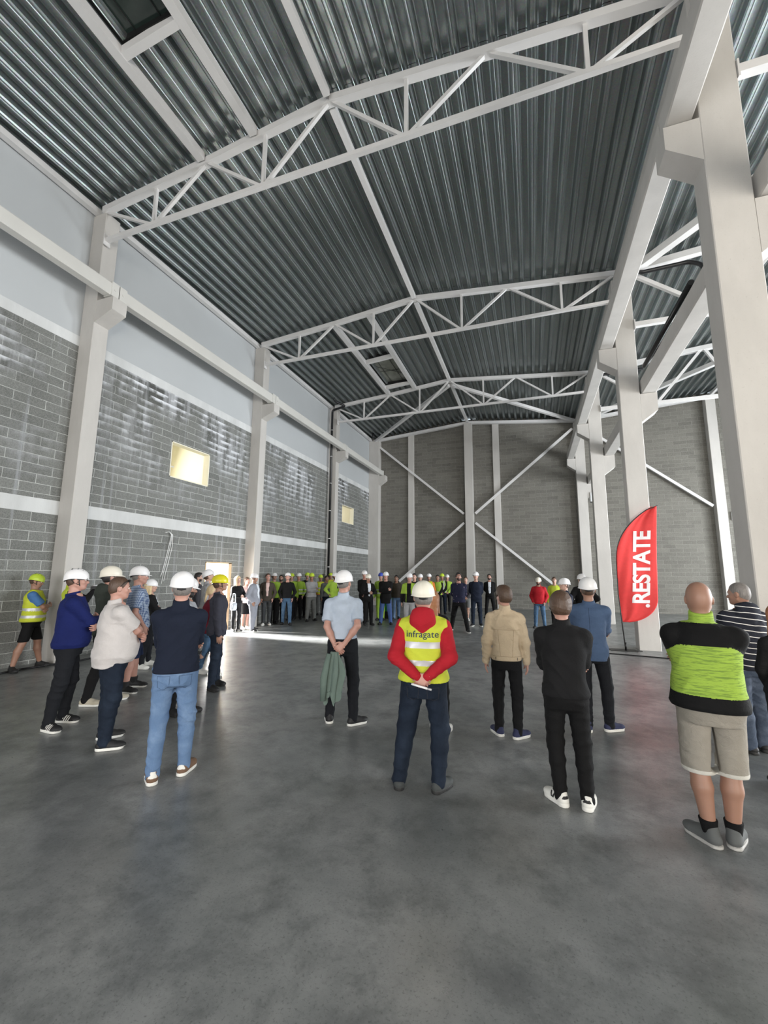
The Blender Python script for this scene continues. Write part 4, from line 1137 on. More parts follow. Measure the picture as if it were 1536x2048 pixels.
    # ---------------------------------------------------------------- clothes
    if bottom: 
        f = Field(lo, hi, hc)
        tr = torso(0, z0=None); top_z = (1.0 if not skirt else 1.05)*s+dz
        tt = [r_ for r_ in tr if r_[0] < top_z] + [(top_z, np.interp(top_z, [q[0] for q in tr], [q[1] for q in tr]), np.interp(top_z, [q[0] for q in tr], [q[2] for q in tr]), pel[0], np.interp(top_z, [q[0] for q in tr], [q[4] for q in tr]))]
        tt = [((0.80*s+dz), tr[0][1]*0.9, tr[0][2]*0.95, pel[0], tr[0][4])]+tt
        f.loft(tt, 0.03, bot_off*s, 2.3)
        f.ell(pel+v3(0, -0.055, -0.03)*s, v3(0.13*bulk, 0.075, 0.10)*s, 0.05)   # seat
        lb = 1+.4*(bulk-1); o_ = bot_off*s; kl = 0.012 if shorts else 0.03
        sp = []
        for i in (0, 1):
            k_, a_, h_ = knees[i], ank[i], hips[i]
            if shorts:
                kk = h_+(k_-h_)*1.04
                f.cap(h_, kk, 0.082*s*lb+o_*.6, 0.066*s*lb+o_, kl)
            else:
                f.cap(h_, k_, 0.084*s*lb+o_, 0.058*s*lb+o_, 0.035)
                f.cap(k_, k_+(a_-k_)*0.35+v3(0, -0.012*s, 0), 0.057*s*lb+o_, 0.054*s*lb+o_*.9, 0.03)
                f.cap(k_+(a_-k_)*0.35+v3(0, -0.012*s, 0), a_+v3(0, 0, -0.02*s), 0.054*s*lb+o_*.9, (0.046 if not female else 0.036)*s+o_*.8, 0.02)
                sp += [(k_, 0.08*s, 0.006), (a_+v3(0, 0, 0.05), 0.07*s, 0.010)]
        if shorts:
            m0 = pel-v3(0, 0.0, 0.15*s); m1 = (knees[0]+knees[1])/2
            f.cap(m0, m1, 0.008*s, 0.030*s, 0.02, 's', flat=(v3(0, 1, 0), 6.0))
        if skirt: f.cap(pel+v3(0, 0, -0.02), (knees[0]+knees[1])/2+v3(0, 0, skirt), 0.15*s, 0.135*s, 0.05, flat=(v3(0, 1, 0), 0.75))
        sp += [(pel-v3(0, 0, 0.1*s), 0.10*s, 0.005)]
        if lod < 2: f.wrinkle(0.0035, seed+11, 1.25, sp, 16, 60)
        f.plane((0, 0, top_z), (0, 0, 1))
        if shorts: f.plane((0, 0, shorts*s), (0, 0, -1))
        elif skirt: f.plane((0, 0, knees[0][2]+skirt), (0, 0, -1))
        else: f.plane((0, 0, 0.035*s), (0, 0, -1))
        V, Fq = f.mesh(); fmat = None; ml = [bottom]
        if shorts:
            ml = [bottom, cloth('cuff_grey', (0.55, 0.53, 0.48))]; fmat = lambda C: (C[:, 2] < shorts*s+0.028).astype(int)
            if extras and 'plain_shorts' in extras: fmat = None
        bo = mesh_obj('shorts' if shorts else ('skirt' if skirt else 'trousers'), V, Fq, ml, fmat, root, None, 1)
        ctx['trousers'] = bo
    if top:
        hz = (hem if hem is not None else 0.90)*s+dz; ctx['hz'] = hz
        thick = top.get('off', 0.018)*s
        f = Field(lo, hi, hc)
        tr = torso(0)
        tt = [r_ for r_ in tr if r_[0] >= hz and r_[0] < 1.48*s+dz]
        z_ = hz; i_ = lambda k: np.interp(z_, [q[0] for q in tr], [q[k] for q in tr])
        vh = top['vest'].get('hem', 0.93)*s+dz if top.get('vest') else hz
        tt = [(min(hz, vh)-0.04, i_(1), i_(2), pel[0], i_(4)), (hz, i_(1), i_(2), pel[0], i_(4))]+tt
        ex_ = (bot_off*s*0.55+0.004) if bottom else 0
        tt = [(q[0], q[1]+ex_*np.clip((1.04*s+dz-q[0])/(0.08*s), 0, 1), q[2]+ex_*np.clip((1.04*s+dz-q[0])/(0.08*s), 0, 1), q[3], q[4]) for q in tt]
        f.loft(tt, 0.03, thick, 2.5)
        if hz < 0.97*s: f.ell(pel+v3(0, -0.055, -0.02)*s, v3(0.13*bulk, 0.075, 0.10)*s+thick*.7+ex_*.5, 0.05)
        for i, sg in ((0, -1), (1, 1)):
            f.ell(sh[i]+v3(-sg*0.014, 0, -0.008)*s, v3(0.052, 0.054, 0.05)*s*(1+.3*(bulk-1))+thick*0.7, 0.05)
            f.cap(up(1.45)+v3(sg*0.04*s, -0.014*s, 0), sh[i]+v3(-sg*0.02*s, -0.004*s, 0.0), 0.042*s+thick*.5, 0.046*s+thick*.5, 0.05)
        f.cap(up(1.36)+v3(-0.06*s, -0.055*s, 0), up(1.36)+v3(0.06*s, -0.055*s, 0), 0.06*s+thick, 0.06*s+thick, 0.05)   # shoulder blades
        stop = {'long': 1.0, 'short': None, 'none': None}[sleeve]
        g_ = Field(lo, hi, hc)
        sp = []
        for i, sg in ((0, -1), (1, 1)):
            if sleeve == 'none': continue
            if sleeve == 'long':
                g_.cap(sh[i], E_[i], 0.049*s*(1+.5*(bulk-1))+thick*.9, 0.041*s*(1+.4*(bulk-1))+thick*.9, 0.03)
                g_.cap(E_[i], W[i]-unit(W[i]-E_[i])*0.005, 0.041*s*(1+.4*(bulk-1))+thick*.9, 0.028*s+thick*.7, 0.025)
                sp += [(E_[i], 0.07*s, 0.009), (W[i], 0.05*s, 0.006)]
            else:
                e2 = sh[i]+(E_[i]-sh[i])*top.get('slv', 0.78)
                g_.cap(sh[i], e2, 0.053*s*(1+.5*(bulk-1))+thick, 0.054*s*(1+.5*(bulk-1))+thick, 0.03)
                n = unit(E_[i]-sh[i])
                q = g_.sub(e2-0.14*s, e2+0.14*s)
                sl_, X, Y, Z = q
                d_ = ((X-e2[0])*n[0]+(Y-e2[1])*n[1]+(Z-e2[2])*n[2]).astype(np.float32)
                dist = np.sqrt((X-e2[0])**2+(Y-e2[1])**2+(Z-e2[2])**2)
                g_.a[sl_] = np.where(dist < 0.12*s, np.maximum(g_.a[sl_], d_), g_.a[sl_])
        if lod < 2: f.wrinkle(top.get('wr', 0.005), seed+5, 1.0, [(up(1.0), 0.12*s, 0.005), (sh[0], 0.07*s, 0.004), (sh[1], 0.07*s, 0.004)])
        ctx['tf'] = f.a.copy()
        if lod < 2 and sleeve != 'none': g_.wrinkle(top.get('wr', 0.005)*0.8, seed+6, 1.3, sp, 22, 60)
        k = 0.012 if top.get('vest') else 0.025; a, b = f.a, g_.a
        h_ = np.maximum(k-np.abs(a-b), 0)/k; f.a = np.minimum(a, b)-h_*h_*k*0.25
        if top.get('collar'):
            f.cap(neck+v3(0, -0.008*s, -0.015*s), neck+v3(0, -0.004*s, top['collar']*s), 0.071*s*(1+.3*(bulk-1)), 0.067*s*(1+.3*(bulk-1)), 0.015)
            f.cap(neck+v3(0, 0.02*s, -0.03*s), neck+v3(0, 0.035*s, 0.09*s), 0.050*s, 0.056*s, 0.01, 's') if top.get('open', True) else None
            cz = neck+v3(0, 0, top['collar']*s)
            f.plane(cz, v3(0, -0.28, 1), lo=cz-v3(0.12, 0.12, 0.02)*s, hi=cz+v3(0.12, 0.12, 0.2)*s)
        if top.get('hood'):
            f.ell(neck+v3(0, -0.088, -0.028)*s, v3(0.118, 0.072, 0.108)*s, 0.03); f.cap(neck+v3(0, -0.11, -0.06)*s, neck+v3(0, -0.10, -0.13)*s, 0.055*s, 0.035*s, 0.04); f.ell(neck+v3(0, -0.045, 0.035)*s, v3(0.10, 0.075, 0.04)*s, 0.03)
            f.ell(neck+v3(0, 0.0, 0.085)*s, v3(0.07, 0.075, 0.06)*s, 0.02, 's')
        # hem: open only below; everything under it is cut away except the sleeves
        q = f.sub(f.lo, (f.hi[0], f.hi[1], hz+0.02))
        sl_, X, Y, Z = q
        side = top.get('tail', 0.0)
        cut = (hz-side*s*np.maximum(0, -(Y-pel[1]))/(0.15*s)-Z).astype(np.float32)
        keep = g_.a[sl_]
        cutf = np.maximum(f.a[sl_], cut*np.ones_like(f.a[sl_]))
        f.a[sl_] = np.where(keep < 0.008, np.minimum(cutf, keep), cutf)
        V, Fq = main_piece(*f.mesh())
        to = mesh_obj(top.get('name', 'jacket'), V, Fq, top['mats'], (lambda C: top['fm'](C, ctx)) if top.get('fm') else None, root, None, 1)
        ctx['top'] = to
        if top.get('vest'):
            vest(ctx, top['vest'])
        if top.get('shirt'):
            # open jacket front: shirt front panel lying on the chest
            f = Field(lo, hi, hc); f.loft(torso(0), 0.02, thick+0.004, 2.5)
            q = f.sub(f.lo, f.hi); sl_, X, Y, Z = q
            wd = 0.045*s+0.02*s*np.clip((Z-(1.0*s+dz))/(0.4*s), 0, 1)*1.2
            cc = np.maximum(np.abs(X-pel[0])-wd, -(Y-pel[1]-0.02)).astype(np.float32)
            f.a[sl_] = np.maximum(np.maximum(f.a[sl_], cc), np.maximum((0.93*s+dz)-Z, Z-(1.47*s+dz)))
            V, Fq = f.mesh()
            if len(Fq): mesh_obj('shirt_front', V, Fq, [top['shirt']], None, root, None, 1)
    # ---------------------------------------------------------------- socks and shoes
    if extras and 'socks' in extras:
        f = Field(v3(lo[0], lo[1], 0), v3(hi[0], hi[1], 0.3), hc*0.8)
        for i in (0, 1):
            f2 = Field(ank[i]-v3(0.09, 0.1, 0.09), ank[i]+v3(0.09, 0.1, 0.16), hd)
            f2.cap(ank[i]-v3(0, 0, 0.02), ank[i]+(knees[i]-ank[i])*0.17, 0.043*s, 0.052*s*(1+.3*(bulk-1)), 0.01); f2.plane(ank[i]+v3(0, 0, 0.075*s), (0, 0, 1))
            V, Fq = f2.mesh(); mesh_obj('sock', V, Fq, [extras['socks']], None, root, None, 1)
    shoes = shoes or {'up': M_STRAP, 'sole': M_SOLE_B}
    for i in (0, 1):
        Mf = rotm(-R(fd[i])); A = v3(ank[i][0], ank[i][1], 0); T = lambda x, y, z: A+Mf@(v3(x, y, z)*s*1.02)
        sgn = -1 if i == 0 else 1
        f = Field(A-v3(0.25, 0.25, 0.012), A+v3(0.25, 0.25, 0.2)*s, hd*1.1)
        f.cap(T(0.0, -0.032, 0.045), T(sgn*0.006, 0.12, 0.034), 0.042*s, 0.047*s, 0.01, flat=(v3(0, 0, 1), 0.85))
        f.ell(T(sgn*0.004, 0.135, 0.036), v3(0.049, 0.068, 0.036)*s, 0.015, M=Mf)
        f.cap(T(0, -0.015, 0.05), T(0, -0.012, 0.098), 0.044*s, 0.043*s, 0.02)
        f.cap(T(0, 0.01, 0.07), T(0, 0.08, 0.055), 0.036*s, 0.034*s, 0.02)
        # sole plate
        q = f.sub(f.lo, f.hi); sl_, X, Y, Z = q
        lx = (X-A[0])*Mf[0, 0]+(Y-A[1])*Mf[1, 0]; ly = (X-A[0])*Mf[0, 1]+(Y-A[1])*Mf[1, 1]
        tt_ = np.clip((ly/s+0.03)/0.165, 0, 1)
        rs = np.sqrt((lx-sgn*0.006*s*tt_)**2+(ly-(-0.03+0.165*tt_)*s)**2)-(0.046+0.008*np.sin(tt_*3.1)*tt_+0.004*tt_)*s
        st_ = shoes.get('soleh', 0.026)*s
        d_ = np.maximum(rs, np.maximum(Z-st_, 0.001-Z)).astype(np.float32)
        f.put(sl_, d_, 0.0)
        f.plane((0, 0, 0.0015), (0, 0, -1))
        V, Fq = f.mesh()
        mk = shoes.get('mark')
        def fs_(C, A=A, Mf=Mf, st_=st_, mk=mk):
            m_ = (C[:, 2] < st_+0.002).astype(int)
            if mk:
                L_ = (C-A)@Mf/s
                m_[(m_ == 0) & mk(L_, sgn)] = 2
            return m_
        mesh_obj('shoe', V, Fq, [shoes['up'], shoes['sole'], shoes.get('markm', M_SOLE_W)], fs_, root, None, 1)
    if extras:
        for k_, fn in extras.items():
            if callable(fn): fn(ctx)
    return ctx

M_HIVIS = cloth('hivis_yellow', (0.47, 0.56, 0.05), 0.8); M_HIVIS2 = cloth('hivis_green', (0.30, 0.46, 0.055), 0.8)
M_VEST = cloth('vest_yellow', (0.50, 0.55, 0.045), 0.75)
def vest(c, o):
    """sleeveless hi-vis vest over the top: looser torso shell, reflective bands by height"""
    s, dz, pel, up = c['s'], c['dz'], c['pel'], c['up']
    f = Field(c['lo'], c['hi'], c['hc'])
    hz = o.get('hem', 0.93)*s+dz
    f.a = c['tf']-o.get('over', 0.011)
    f.plane((0, 0, hz), (0, 0, -1))
    for sg, i in ((-1, 0), (1, 1)):
        # arm holes
        f.plane(c['sh'][i]+v3(sg*o.get('wide', -0.008)*s, 0, 0), v3(sg, 0, 0.22), lo=(f.lo[0], f.lo[1], 1.17*s+dz), hi=f.hi)
    # neck opening
    f.ell(c['neck']+v3(0, 0.012, 0.02)*s, v3(0.078, 0.09, 0.075)*s, 0.01, 's')
    if o.get('deep'): f.ell(c['neck']+v3(0, -0.10, -0.02)*s, v3(0.105, 0.09, 0.13)*s, 0.01, 's')
    V, Fq = f.mesh()
    bands = o.get('bands', (1.02, 1.16)); bh = 0.027*s
    def fm(C):
        z = (C[:, 2]-dz)/s; m_ = np.zeros(len(C), int)
        for b_ in bands: m_[np.abs(z-b_) < 0.026] = 1
        if o.get('vert'): m_[(np.abs(np.abs(C[:, 0]-pel[0])-0.09*s) < 0.02*s) & (z > bands[-1])] = 1
        if o.get('zip'): m_[(np.abs(C[:, 0]-pel[0]) < 0.008) & (C[:, 1] > pel[1])] = 2
        return m_
    c['vest'] = mesh_obj('safety_vest', V, Fq, [o.get('mat', M_VEST), M_REFL, M_STRAP], fm, c['root'], None, 1)
    return c['vest']

def project(c, part, pts, side=-1):
    """lay a polyline of (x, z) points on the back (side -1) or front (+1) of a garment"""
    me = c[part].data; bvh = BVHTree.FromPolygons([v.co for v in me.vertices], [list(p.vertices) for p in me.polygons])
    out = []
    for (xa, za), (xb, zb) in zip(pts, pts[1:]):
        n_ = max(2, int(math.hypot(xb-xa, zb-za)/0.02))
        for k in range(n_+1):
            t = k/n_; x = c['pel'][0]+(xa+(xb-xa)*t)*c['s']; z = (za+(zb-za)*t)*c['s']+c['dz']
            h = bvh.ray_cast(Vector((x, side*2.0, z)), Vector((0, -side, 0)))
            if h[0] is not None: out.append(Vector((x, h[0].y+side*0.0008, z)))
    return out
def seam(c, part, pts, m, r=0.0022, name='seam', side=-1):
    q = project(c, part, pts, side)
    if len(q) < 3: return
    bm = bmesh.new(); add_tube(bm, q, r, 5); link(name, bm, m, c['root'])
def jeans_pockets(m):
    def fn(c):
        for x in (-0.088, 0.088):
            seam(c, 'trousers', [(x-0.052, 0.895), (x+0.052, 0.895), (x+0.046, 0.80), (x, 0.775), (x-0.046, 0.80), (x-0.052, 0.895)], m, 0.0022, 'back_pocket')
    return fn

# ------------------------------------------------------------------ the people
GA = 'people standing in the foreground seen from behind'; GL = 'people standing in the left group'
GW = 'people lined up along the left wall'; GM = 'people standing at the back of the hall'; GR = 'people standing on the right'
def put(label, group, wf, face, H, **k):
    """wf: world positions of left and right ankle"""
    (ax, ay), (bx, by) = wf; cx, cy = (ax+bx)/2, (ay+by)/2; a = R(face); c, n = math.cos(a), math.sin(a)
    loc = lambda x, y: ((x-cx)*c-(y-cy)*n, (x-cx)*n+(y-cy)*c)
    ft = (loc(ax, ay), loc(bx, by))
    return person(label, group, (cx, cy), face, H, feet=ft, **k)
def J(col, name=None, **k): return dict(mats=[col], name=name or 'jacket', **k)
C_NAVY = cloth('navy_knit', (0.008, 0.012, 0.026)); C_BLACK = cloth('black', (0.0045, 0.0045, 0.005)); C_BLACK2 = cloth('soft_black', (0.008, 0.008, 0.009))
C_BLUESW = cloth('royal_blue_knit', (0.006, 0.012, 0.085)); C_WSHIRT = cloth('offwhite_shirt', (0.52, 0.49, 0.48), 0.8); C_PLAID = cloth('plaid', (0.42, 0.50, 0.62), kind='plaid', col2=(0.05, 0.09, 0.22))
C_JEANS = cloth('light_jeans', (0.10, 0.17, 0.30), kind='denim', col2=(0.19, 0.28, 0.43)); C_DJEANS = cloth('dark_jeans', (0.006, 0.011, 0.022), kind='denim', col2=(0.016, 0.026, 0.045)); C_MJEANS = cloth('mid_jeans', (0.045, 0.095, 0.17), kind='denim', col2=(0.11, 0.18, 0.27))
C_CHAR = cloth('charcoal', (0.035, 0.035, 0.042)); C_BLAZER = cloth('grey_blazer', (0.035, 0.036, 0.050)); C_POLO = cloth('pale_blue_polo', (0.42, 0.48, 0.57), 0.8)
C_RED = cloth('red_fleece', (0.37, 0.012, 0.022)); C_BEIGE = cloth('beige_twill', (0.58, 0.46, 0.32), 0.8, bump=0.2); C_BLAZ2 = cloth('blue_blazer', (0.062, 0.10, 0.18)); C_SHORT = cloth('grey_shorts', (0.29, 0.265, 0.225), 0.8, bump=0.2)
C_LIME = cloth('lime_melange', (0.31, 0.46, 0.065), kind='melange', col2=(0.12, 0.20, 0.04)); C_STR = cloth('striped_hoodie', (0.016, 0.018, 0.028), kind='stripes', col2=(0.7, 0.68, 0.66))
C_GREYJ = cloth('grey_softshell', (0.36, 0.37, 0.40)); C_BURG = cloth('burgundy', (0.13, 0.01, 0.022)); C_SUIT = cloth('light_grey_suit', (0.25, 0.26, 0.30)); C_BROWN = cloth('brown_jacket', (0.055, 0.045, 0.036)); C_PINK = cloth('pale_pink_shirt', (0.62, 0.46, 0.44))
C_WHITE = cloth('white_shirt', (0.68, 0.72, 0.78)); C_TROU = cloth('dark_trousers', (0.008, 0.009, 0.012)); C_NAVYS = cloth('navy_shorts', (0.010, 0.018, 0.05)); C_GREY = cloth('mid_grey', (0.14, 0.145, 0.14)); C_BLUET = cloth('blue_tshirt', (0.07, 0.17, 0.38)); C_FOREST = cloth('dark_green_coat', (0.030, 0.036, 0.030))
C_BLUTR = cloth('blue_trousers', (0.06, 0.11, 0.27)); C_REDJ = cloth('red_jacket', (0.40, 0.014, 0.022)); C_FLOR = cloth('floral_jacket', (0.012, 0.014, 0.035), kind='floral'); C_SAGE = cloth('sage_green', (0.125, 0.168, 0.145)); C_LGREY = cloth('light_grey_cotton', (0.33, 0.33, 0.34)); C_ORNG = cloth('orange', (0.75, 0.22, 0.05))
C_GJEANS = cloth('washed_black_jeans', (0.03, 0.033, 0.036), kind='denim', col2=(0.09, 0.095, 0.1)); C_BJ2 = cloth('blue_grey_jeans', (0.035, 0.05, 0.08), kind='denim', col2=(0.14, 0.17, 0.23))
SH_BLK = dict(up=M_STRAP, sole=M_SOLE_B); SH_BW = dict(up=M_STRAP, sole=M_SOLE_W); SH_WHT = dict(up=mat('white_leather', (0.70, 0.69, 0.65), 0.5), sole=M_SOLE_W)
SH_TAN = dict(up=mat('brown_suede', (0.16, 0.095, 0.06), 0.8), sole=M_SOLE_W, mark=lambda L, g: (L[:, 1] < -0.05) & (L[:, 2] > 0.06), markm=M_SOLE_W)
SH_NAVY = dict(up=mat('navy_canvas', (0.03, 0.035, 0.085), 0.8), sole=M_SOLE_W, soleh=0.03); SH_GREY = dict(up=mat('grey_canvas', (0.10, 0.105, 0.105), 0.8), sole=mat('grey_rubber', (0.42, 0.41, 0.39), 0.6), soleh=0.02)
SH_3ST = dict(up=M_STRAP, sole=M_SOLE_W, soleh=0.026, mark=lambda L, g: (L[:, 1] > 0.03) & (L[:, 1] < 0.115) & (L[:, 2] > 0.026) & (L[:, 2] < 0.085) & (np.mod(L[:, 1]-0.45*L[:, 2], 0.026) < 0.012) & (np.abs(L[:, 0]) > 0.02))
SH_V = dict(up=SH_WHT['up'], sole=M_SOLE_W, soleh=0.03, mark=lambda L, g: (((np.abs(np.abs(L[:, 1]-0.055)-(L[:, 2]-0.035)*0.45-0.004) < 0.009) & (L[:, 2] > 0.036) & (L[:, 2] < 0.08) & (np.abs(L[:, 0]) > 0.028)) | ((L[:, 1] < -0.052) & (L[:, 2] > 0.065) & (L[:, 2] < 0.085))), markm=M_STRAP)
C_DENIMSEAM = cloth('denim_seam', (0.06, 0.10, 0.18)); C_BEIGES = cloth('beige_seam', (0.36, 0.27, 0.17))
def beige_seams(c):
    for ln in ([(-0.17, 1.265), (0.17, 1.265)], [(-0.095, 1.26), (-0.07, 0.955)], [(0.095, 1.26), (0.07, 0.955)], [(-0.165, 0.955), (0.165, 0.955)]):
        seam(c, 'top', ln, C_BEIGES, 0.002)
    for x in (-0.125, 0.125): seam(c, 'top', [(x, 0.945), (x, 0.915)], C_BROWN, 0.004, 'tab')
W_ = ('white', 'hat', False)

# navy sweater and light jeans, seen from behind
put('person in navy sweater and light blue jeans with white hard hat, seen from behind', GA, ((-3.28, 3.15), (-3.16, 3.39)), -41, 1.835, foot_dir=(-8, 22), lod=0, bulk=1.12, belly=0.2, pose='cross', skin='pink', hair=('short', 'grey'), hat=('white', 'hat', False), head=(0, 2),
    top=J(C_NAVY, 'sweater', collar=0.055, open=False, off=0.016), hem=0.915, bottom=C_JEANS, shoes=SH_TAN, seed=1, extras={'p': jeans_pockets(C_DENIMSEAM)})
def shades(c):
    T = lambda x, y, z: c['hO']+c['hM']@(v3(x, y, z)*c['hs'])
    ge = [tube_geo([T(x*0.082, -0.02, 0.0), T(x*0.083, 0.03, 0.062), T(x*0.066, 0.066, 0.085)], 0.004, 6)+(0,) for x in (-1, 1)]
    for x in (-1, 1): ge.append(sphere_geo(T(x*0.034, 0.078, 0.082), (0.03, 0.010, 0.018), M=c['hM'])+(0,))
    ge.append(tube_geo([T(-0.012, 0.086, 0.086), T(0.012, 0.086, 0.086)], 0.003, 5)+(0,))
    mesh_obj('sunglasses', [], np.zeros((0, 4), int), [M_STRAP], None, c['root'], ge, 0)
put('person in off-white short-sleeved shirt with sunglasses on head, arms crossed', GL, ((-4.63, 3.73), (-4.35, 3.51)), 24, 1.80, foot_dir=(14, 24), lod=0, bulk=1.28, belly=0.75, pose='cross', skin='pink', hair=('crop', 'brown'), head=(8, 4),
    top=J(C_WSHIRT, 'shirt', collar=0.045, off=0.024, wr=0.007, tail=0.06, seat=True), sleeve='short', hem=0.86, bottom=C_DJEANS, bot_off=0.02, shoes=SH_BW, seed=2, extras={'s': shades})
def glasses(c):
    T = lambda x, y, z: c['hO']+c['hM']@(v3(x, y, z)*c['hs'])
    ge = [tube_geo([T(x*0.081, -0.005, 0.004), T(x*0.075, 0.05, 0.006), T(x*0.062, 0.095, 0.004)], 0.0022, 5)+(0,) for x in (-1, 1)]
    for x in (-1, 1): ge.append(tube_geo([T(x*0.034+0.024*math.cos(a), 0.099, 0.001+0.018*math.sin(a)) for a in [k*math.pi/6 for k in range(13)]], 0.0022, 5)+(0,))
    ge.append(tube_geo([T(-0.011, 0.102, 0.003), T(0.011, 0.102, 0.003)], 0.002, 5)+(0,))
    mesh_obj('glasses', [], np.zeros((0, 4), int), [M_STRAP], None, c['root'], ge, 0)
put('person in royal blue sweater, white helmet and glasses, standing in profile with arms crossed', GL, ((-5.62, 3.94), (-5.47, 3.67)), 36, 1.885, foot_dir=(38, 52), lod=0, bulk=1.22, belly=0.5, pose='cross', skin='pink', hair=('crop', 'brown'), hat=('white', 'bike', True, 4), head=(4, 0),
    top=J(C_BLUESW, 'sweater', collar=0.02, open=False, off=0.02), hem=0.885, bottom=C_TROU, shoes=SH_3ST, seed=3, lean=(0, 0.05), extras={'g': glasses})
def bands_fm(bands, verts=True):
    def fm(C, c):
        z = (C[:, 2]-c['dz'])/c['s']; m_ = np.zeros(len(C), int)
        for b_ in bands: m_[np.abs(z-b_) < 0.022] = 1
        return m_
    return fm
put('person in yellow hi-vis vest, blue t-shirt and black shorts at the left edge', GL, ((-9.32, 5.95), (-9.22, 5.42)), 40, 1.82, foot_dir=(30, 60), lod=1, bulk=1.2, belly=0.4, pose='cross', skin='tan', hair=('short', 'brown'), hat=('neon', 'bike', True), head=(10, 16),
    top=J(C_BLUET, 'tshirt', off=0.02, vest=dict(hem=0.9, bands=(1.0, 1.13), mat=M_VEST, zip=True)), sleeve='short', bottom=C_BLACK, shorts=0.52, shoes=SH_BLK, seed=4, extras={'plain_shorts': 1})
def camera_thing(loc):
    e = empty('video_camera', loc, R(-50)); tag(e, 'small black video camera held up by the person behind the blue sweater', 'camera')
    bm = bmesh.new(); add_box(bm, -0.035, 0.035, -0.06, 0.06, -0.04, 0.045); bmesh.ops.bevel(bm, geom=bm.edges[:], offset=0.008, segments=2, affect='EDGES'); link('camera_body', bm, M_STRAP, e)
    bm = bmesh.new(); add_tube(bm, [(0, 0.06, 0), (0, 0.12, 0)], 0.032, 14); link('lens', bm, M_DARK, e)
    bm = bmesh.new(); add_tube(bm, [(0, -0.03, 0.06), (0, 0.05, 0.06)], 0.014, 10); link('microphone', bm, M_REFL, e)
put('person in yellow hi-vis and striped helmet filming behind the blue sweater', GL, ((-8.62, 5.95), (-8.42, 5.78)), 38, 1.87, foot_dir=(36, 48), lod=1, bulk=1.05, pose='cam', skin='fair', hair=('short', 'black'), hat=('neon', 'bike', True), head=(0, 6),
    top=dict(mats=[M_HIVIS, C_BLACK], name='jacket', fm=lambda C, c: ((C[:, 1]-c['pel'][1] > 0.17) | (np.abs(C[:, 0]-c['pel'][0]) > 0.235)).astype(int), off=0.02, collar=0.05), bottom=C_BLACK, shoes=SH_BLK, seed=5)
camera_thing((-8.25, 6.12, 1.53))
put('person in dark green hooded jacket and cream hard hat behind the off-white shirt', GL, ((-5.87, 4.79), (-5.99, 4.49)), 26, 1.93, foot_dir=(10, 40), lod=1, bulk=1.08, pose='down', skin='pink', hair=('short', 'black'), hat=('cream', 'hat', False), head=(6, 0),
    top=J(C_FOREST, off=0.026, hood=True), bottom=C_BLACK, shoes=dict(up=mat('cream_suede', (0.42, 0.38, 0.30), 0.8), sole=M_SOLE_W), seed=6)
put('person in blue checked shirt, navy shorts and white hard hat, facing right', GL, ((-6.25, 5.47), (-6.06, 5.16)), 34, 1.93, foot_dir=(34, 44), lod=1, bulk=1.15, belly=0.35, pose='pockets', skin='pink', hair=('crop', 'grey'), hat=W_, head=(4, 2),
    top=J(C_PLAID, 'shirt', collar=0.03, off=0.02), sleeve='short', hem=0.86, bottom=C_NAVYS, shorts=0.47, bot_off=0.03, shoes=SH_BW, seed=7, extras={'plain_shorts': 1, 'socks': M_STRAP})
put('blond person in black jacket and white hard hat beside the checked shirt', GL, ((-7.44, 6.81), (-7.28, 6.49)), 38, 1.70, foot_dir=(30, 44), lod=1, female=True, pose='cross', skin='fair', hair=('long', 'blond'), hat=W_, head=(14, 4), top=J(C_BLACK2, shirt=C_WHITE, off=0.018), bottom=C_TROU, shoes=SH_WHT, seed=8)
put('bald person in black behind the navy sweater', GL, ((-8.15, 8.38), (-7.99, 8.01)), 40, 1.90, lod=1, bulk=1.1, pose='pockets', skin='pink', hair=('buzz', 'brown'), head=(0, 0), top=J(C_BLACK2, off=0.022), bottom=C_TROU, shoes=SH_BLK, seed=9)
put('dark-haired person far behind the bearded man, only the face showing', GL, ((-9.38, 10.20), (-9.20, 9.82)), 46, 1.86, lod=2, pose='down', skin='fair', hair=('full', 'black', 'beard'), head=(10, 4), top=J(C_CHAR, off=0.02), bottom=C_TROU, shoes=SH_BLK, seed=10)
put('person in pale grey shirt and white cap-like helmet looking up beside the doorway', GL, ((-7.57, 8.61), (-7.44, 8.23)), 44, 1.92, lod=1, bulk=1.1, pose='pockets', skin='fair', hair=('short', 'brown'), hat=('white', 'hat', False, -10), head=(4, -10), top=J(C_LGREY, 'shirt', collar=0.05, off=0.022), bottom=C_GREY, shoes=SH_BLK, seed=11)
put('bearded person in pale grey jacket and white helmet behind the navy sweater', GL, ((-4.47, 4.79), (-4.59, 4.61)), 40, 1.775, foot_dir=(36, 52), lod=0, bulk=1.05, pose='hips', arms=('pockets', 'pockets'), skin='tan', hair=('short', 'black', 'beard'), hat=('white', 'hat', True), head=(12, 10),
    top=J(C_GREYJ, off=0.024, collar=0.06), hem=0.9, bottom=C_BLACK2, shoes=SH_BLK, seed=12)
put('blond ponytailed person in burgundy top and blue jeans in the left group', GL, ((-5.60, 6.61), (-5.95, 6.60)), 46, 1.66, foot_dir=(60, 40), lod=1, female=True, pose='front', skin='fair', hair=('pony', 'blond'), head=(0, 0), top=J(C_BURG, 'blouse', off=0.03), hem=0.84, bottom=C_MJEANS, bot_off=0.004, shoes=SH_WHT, seed=13)
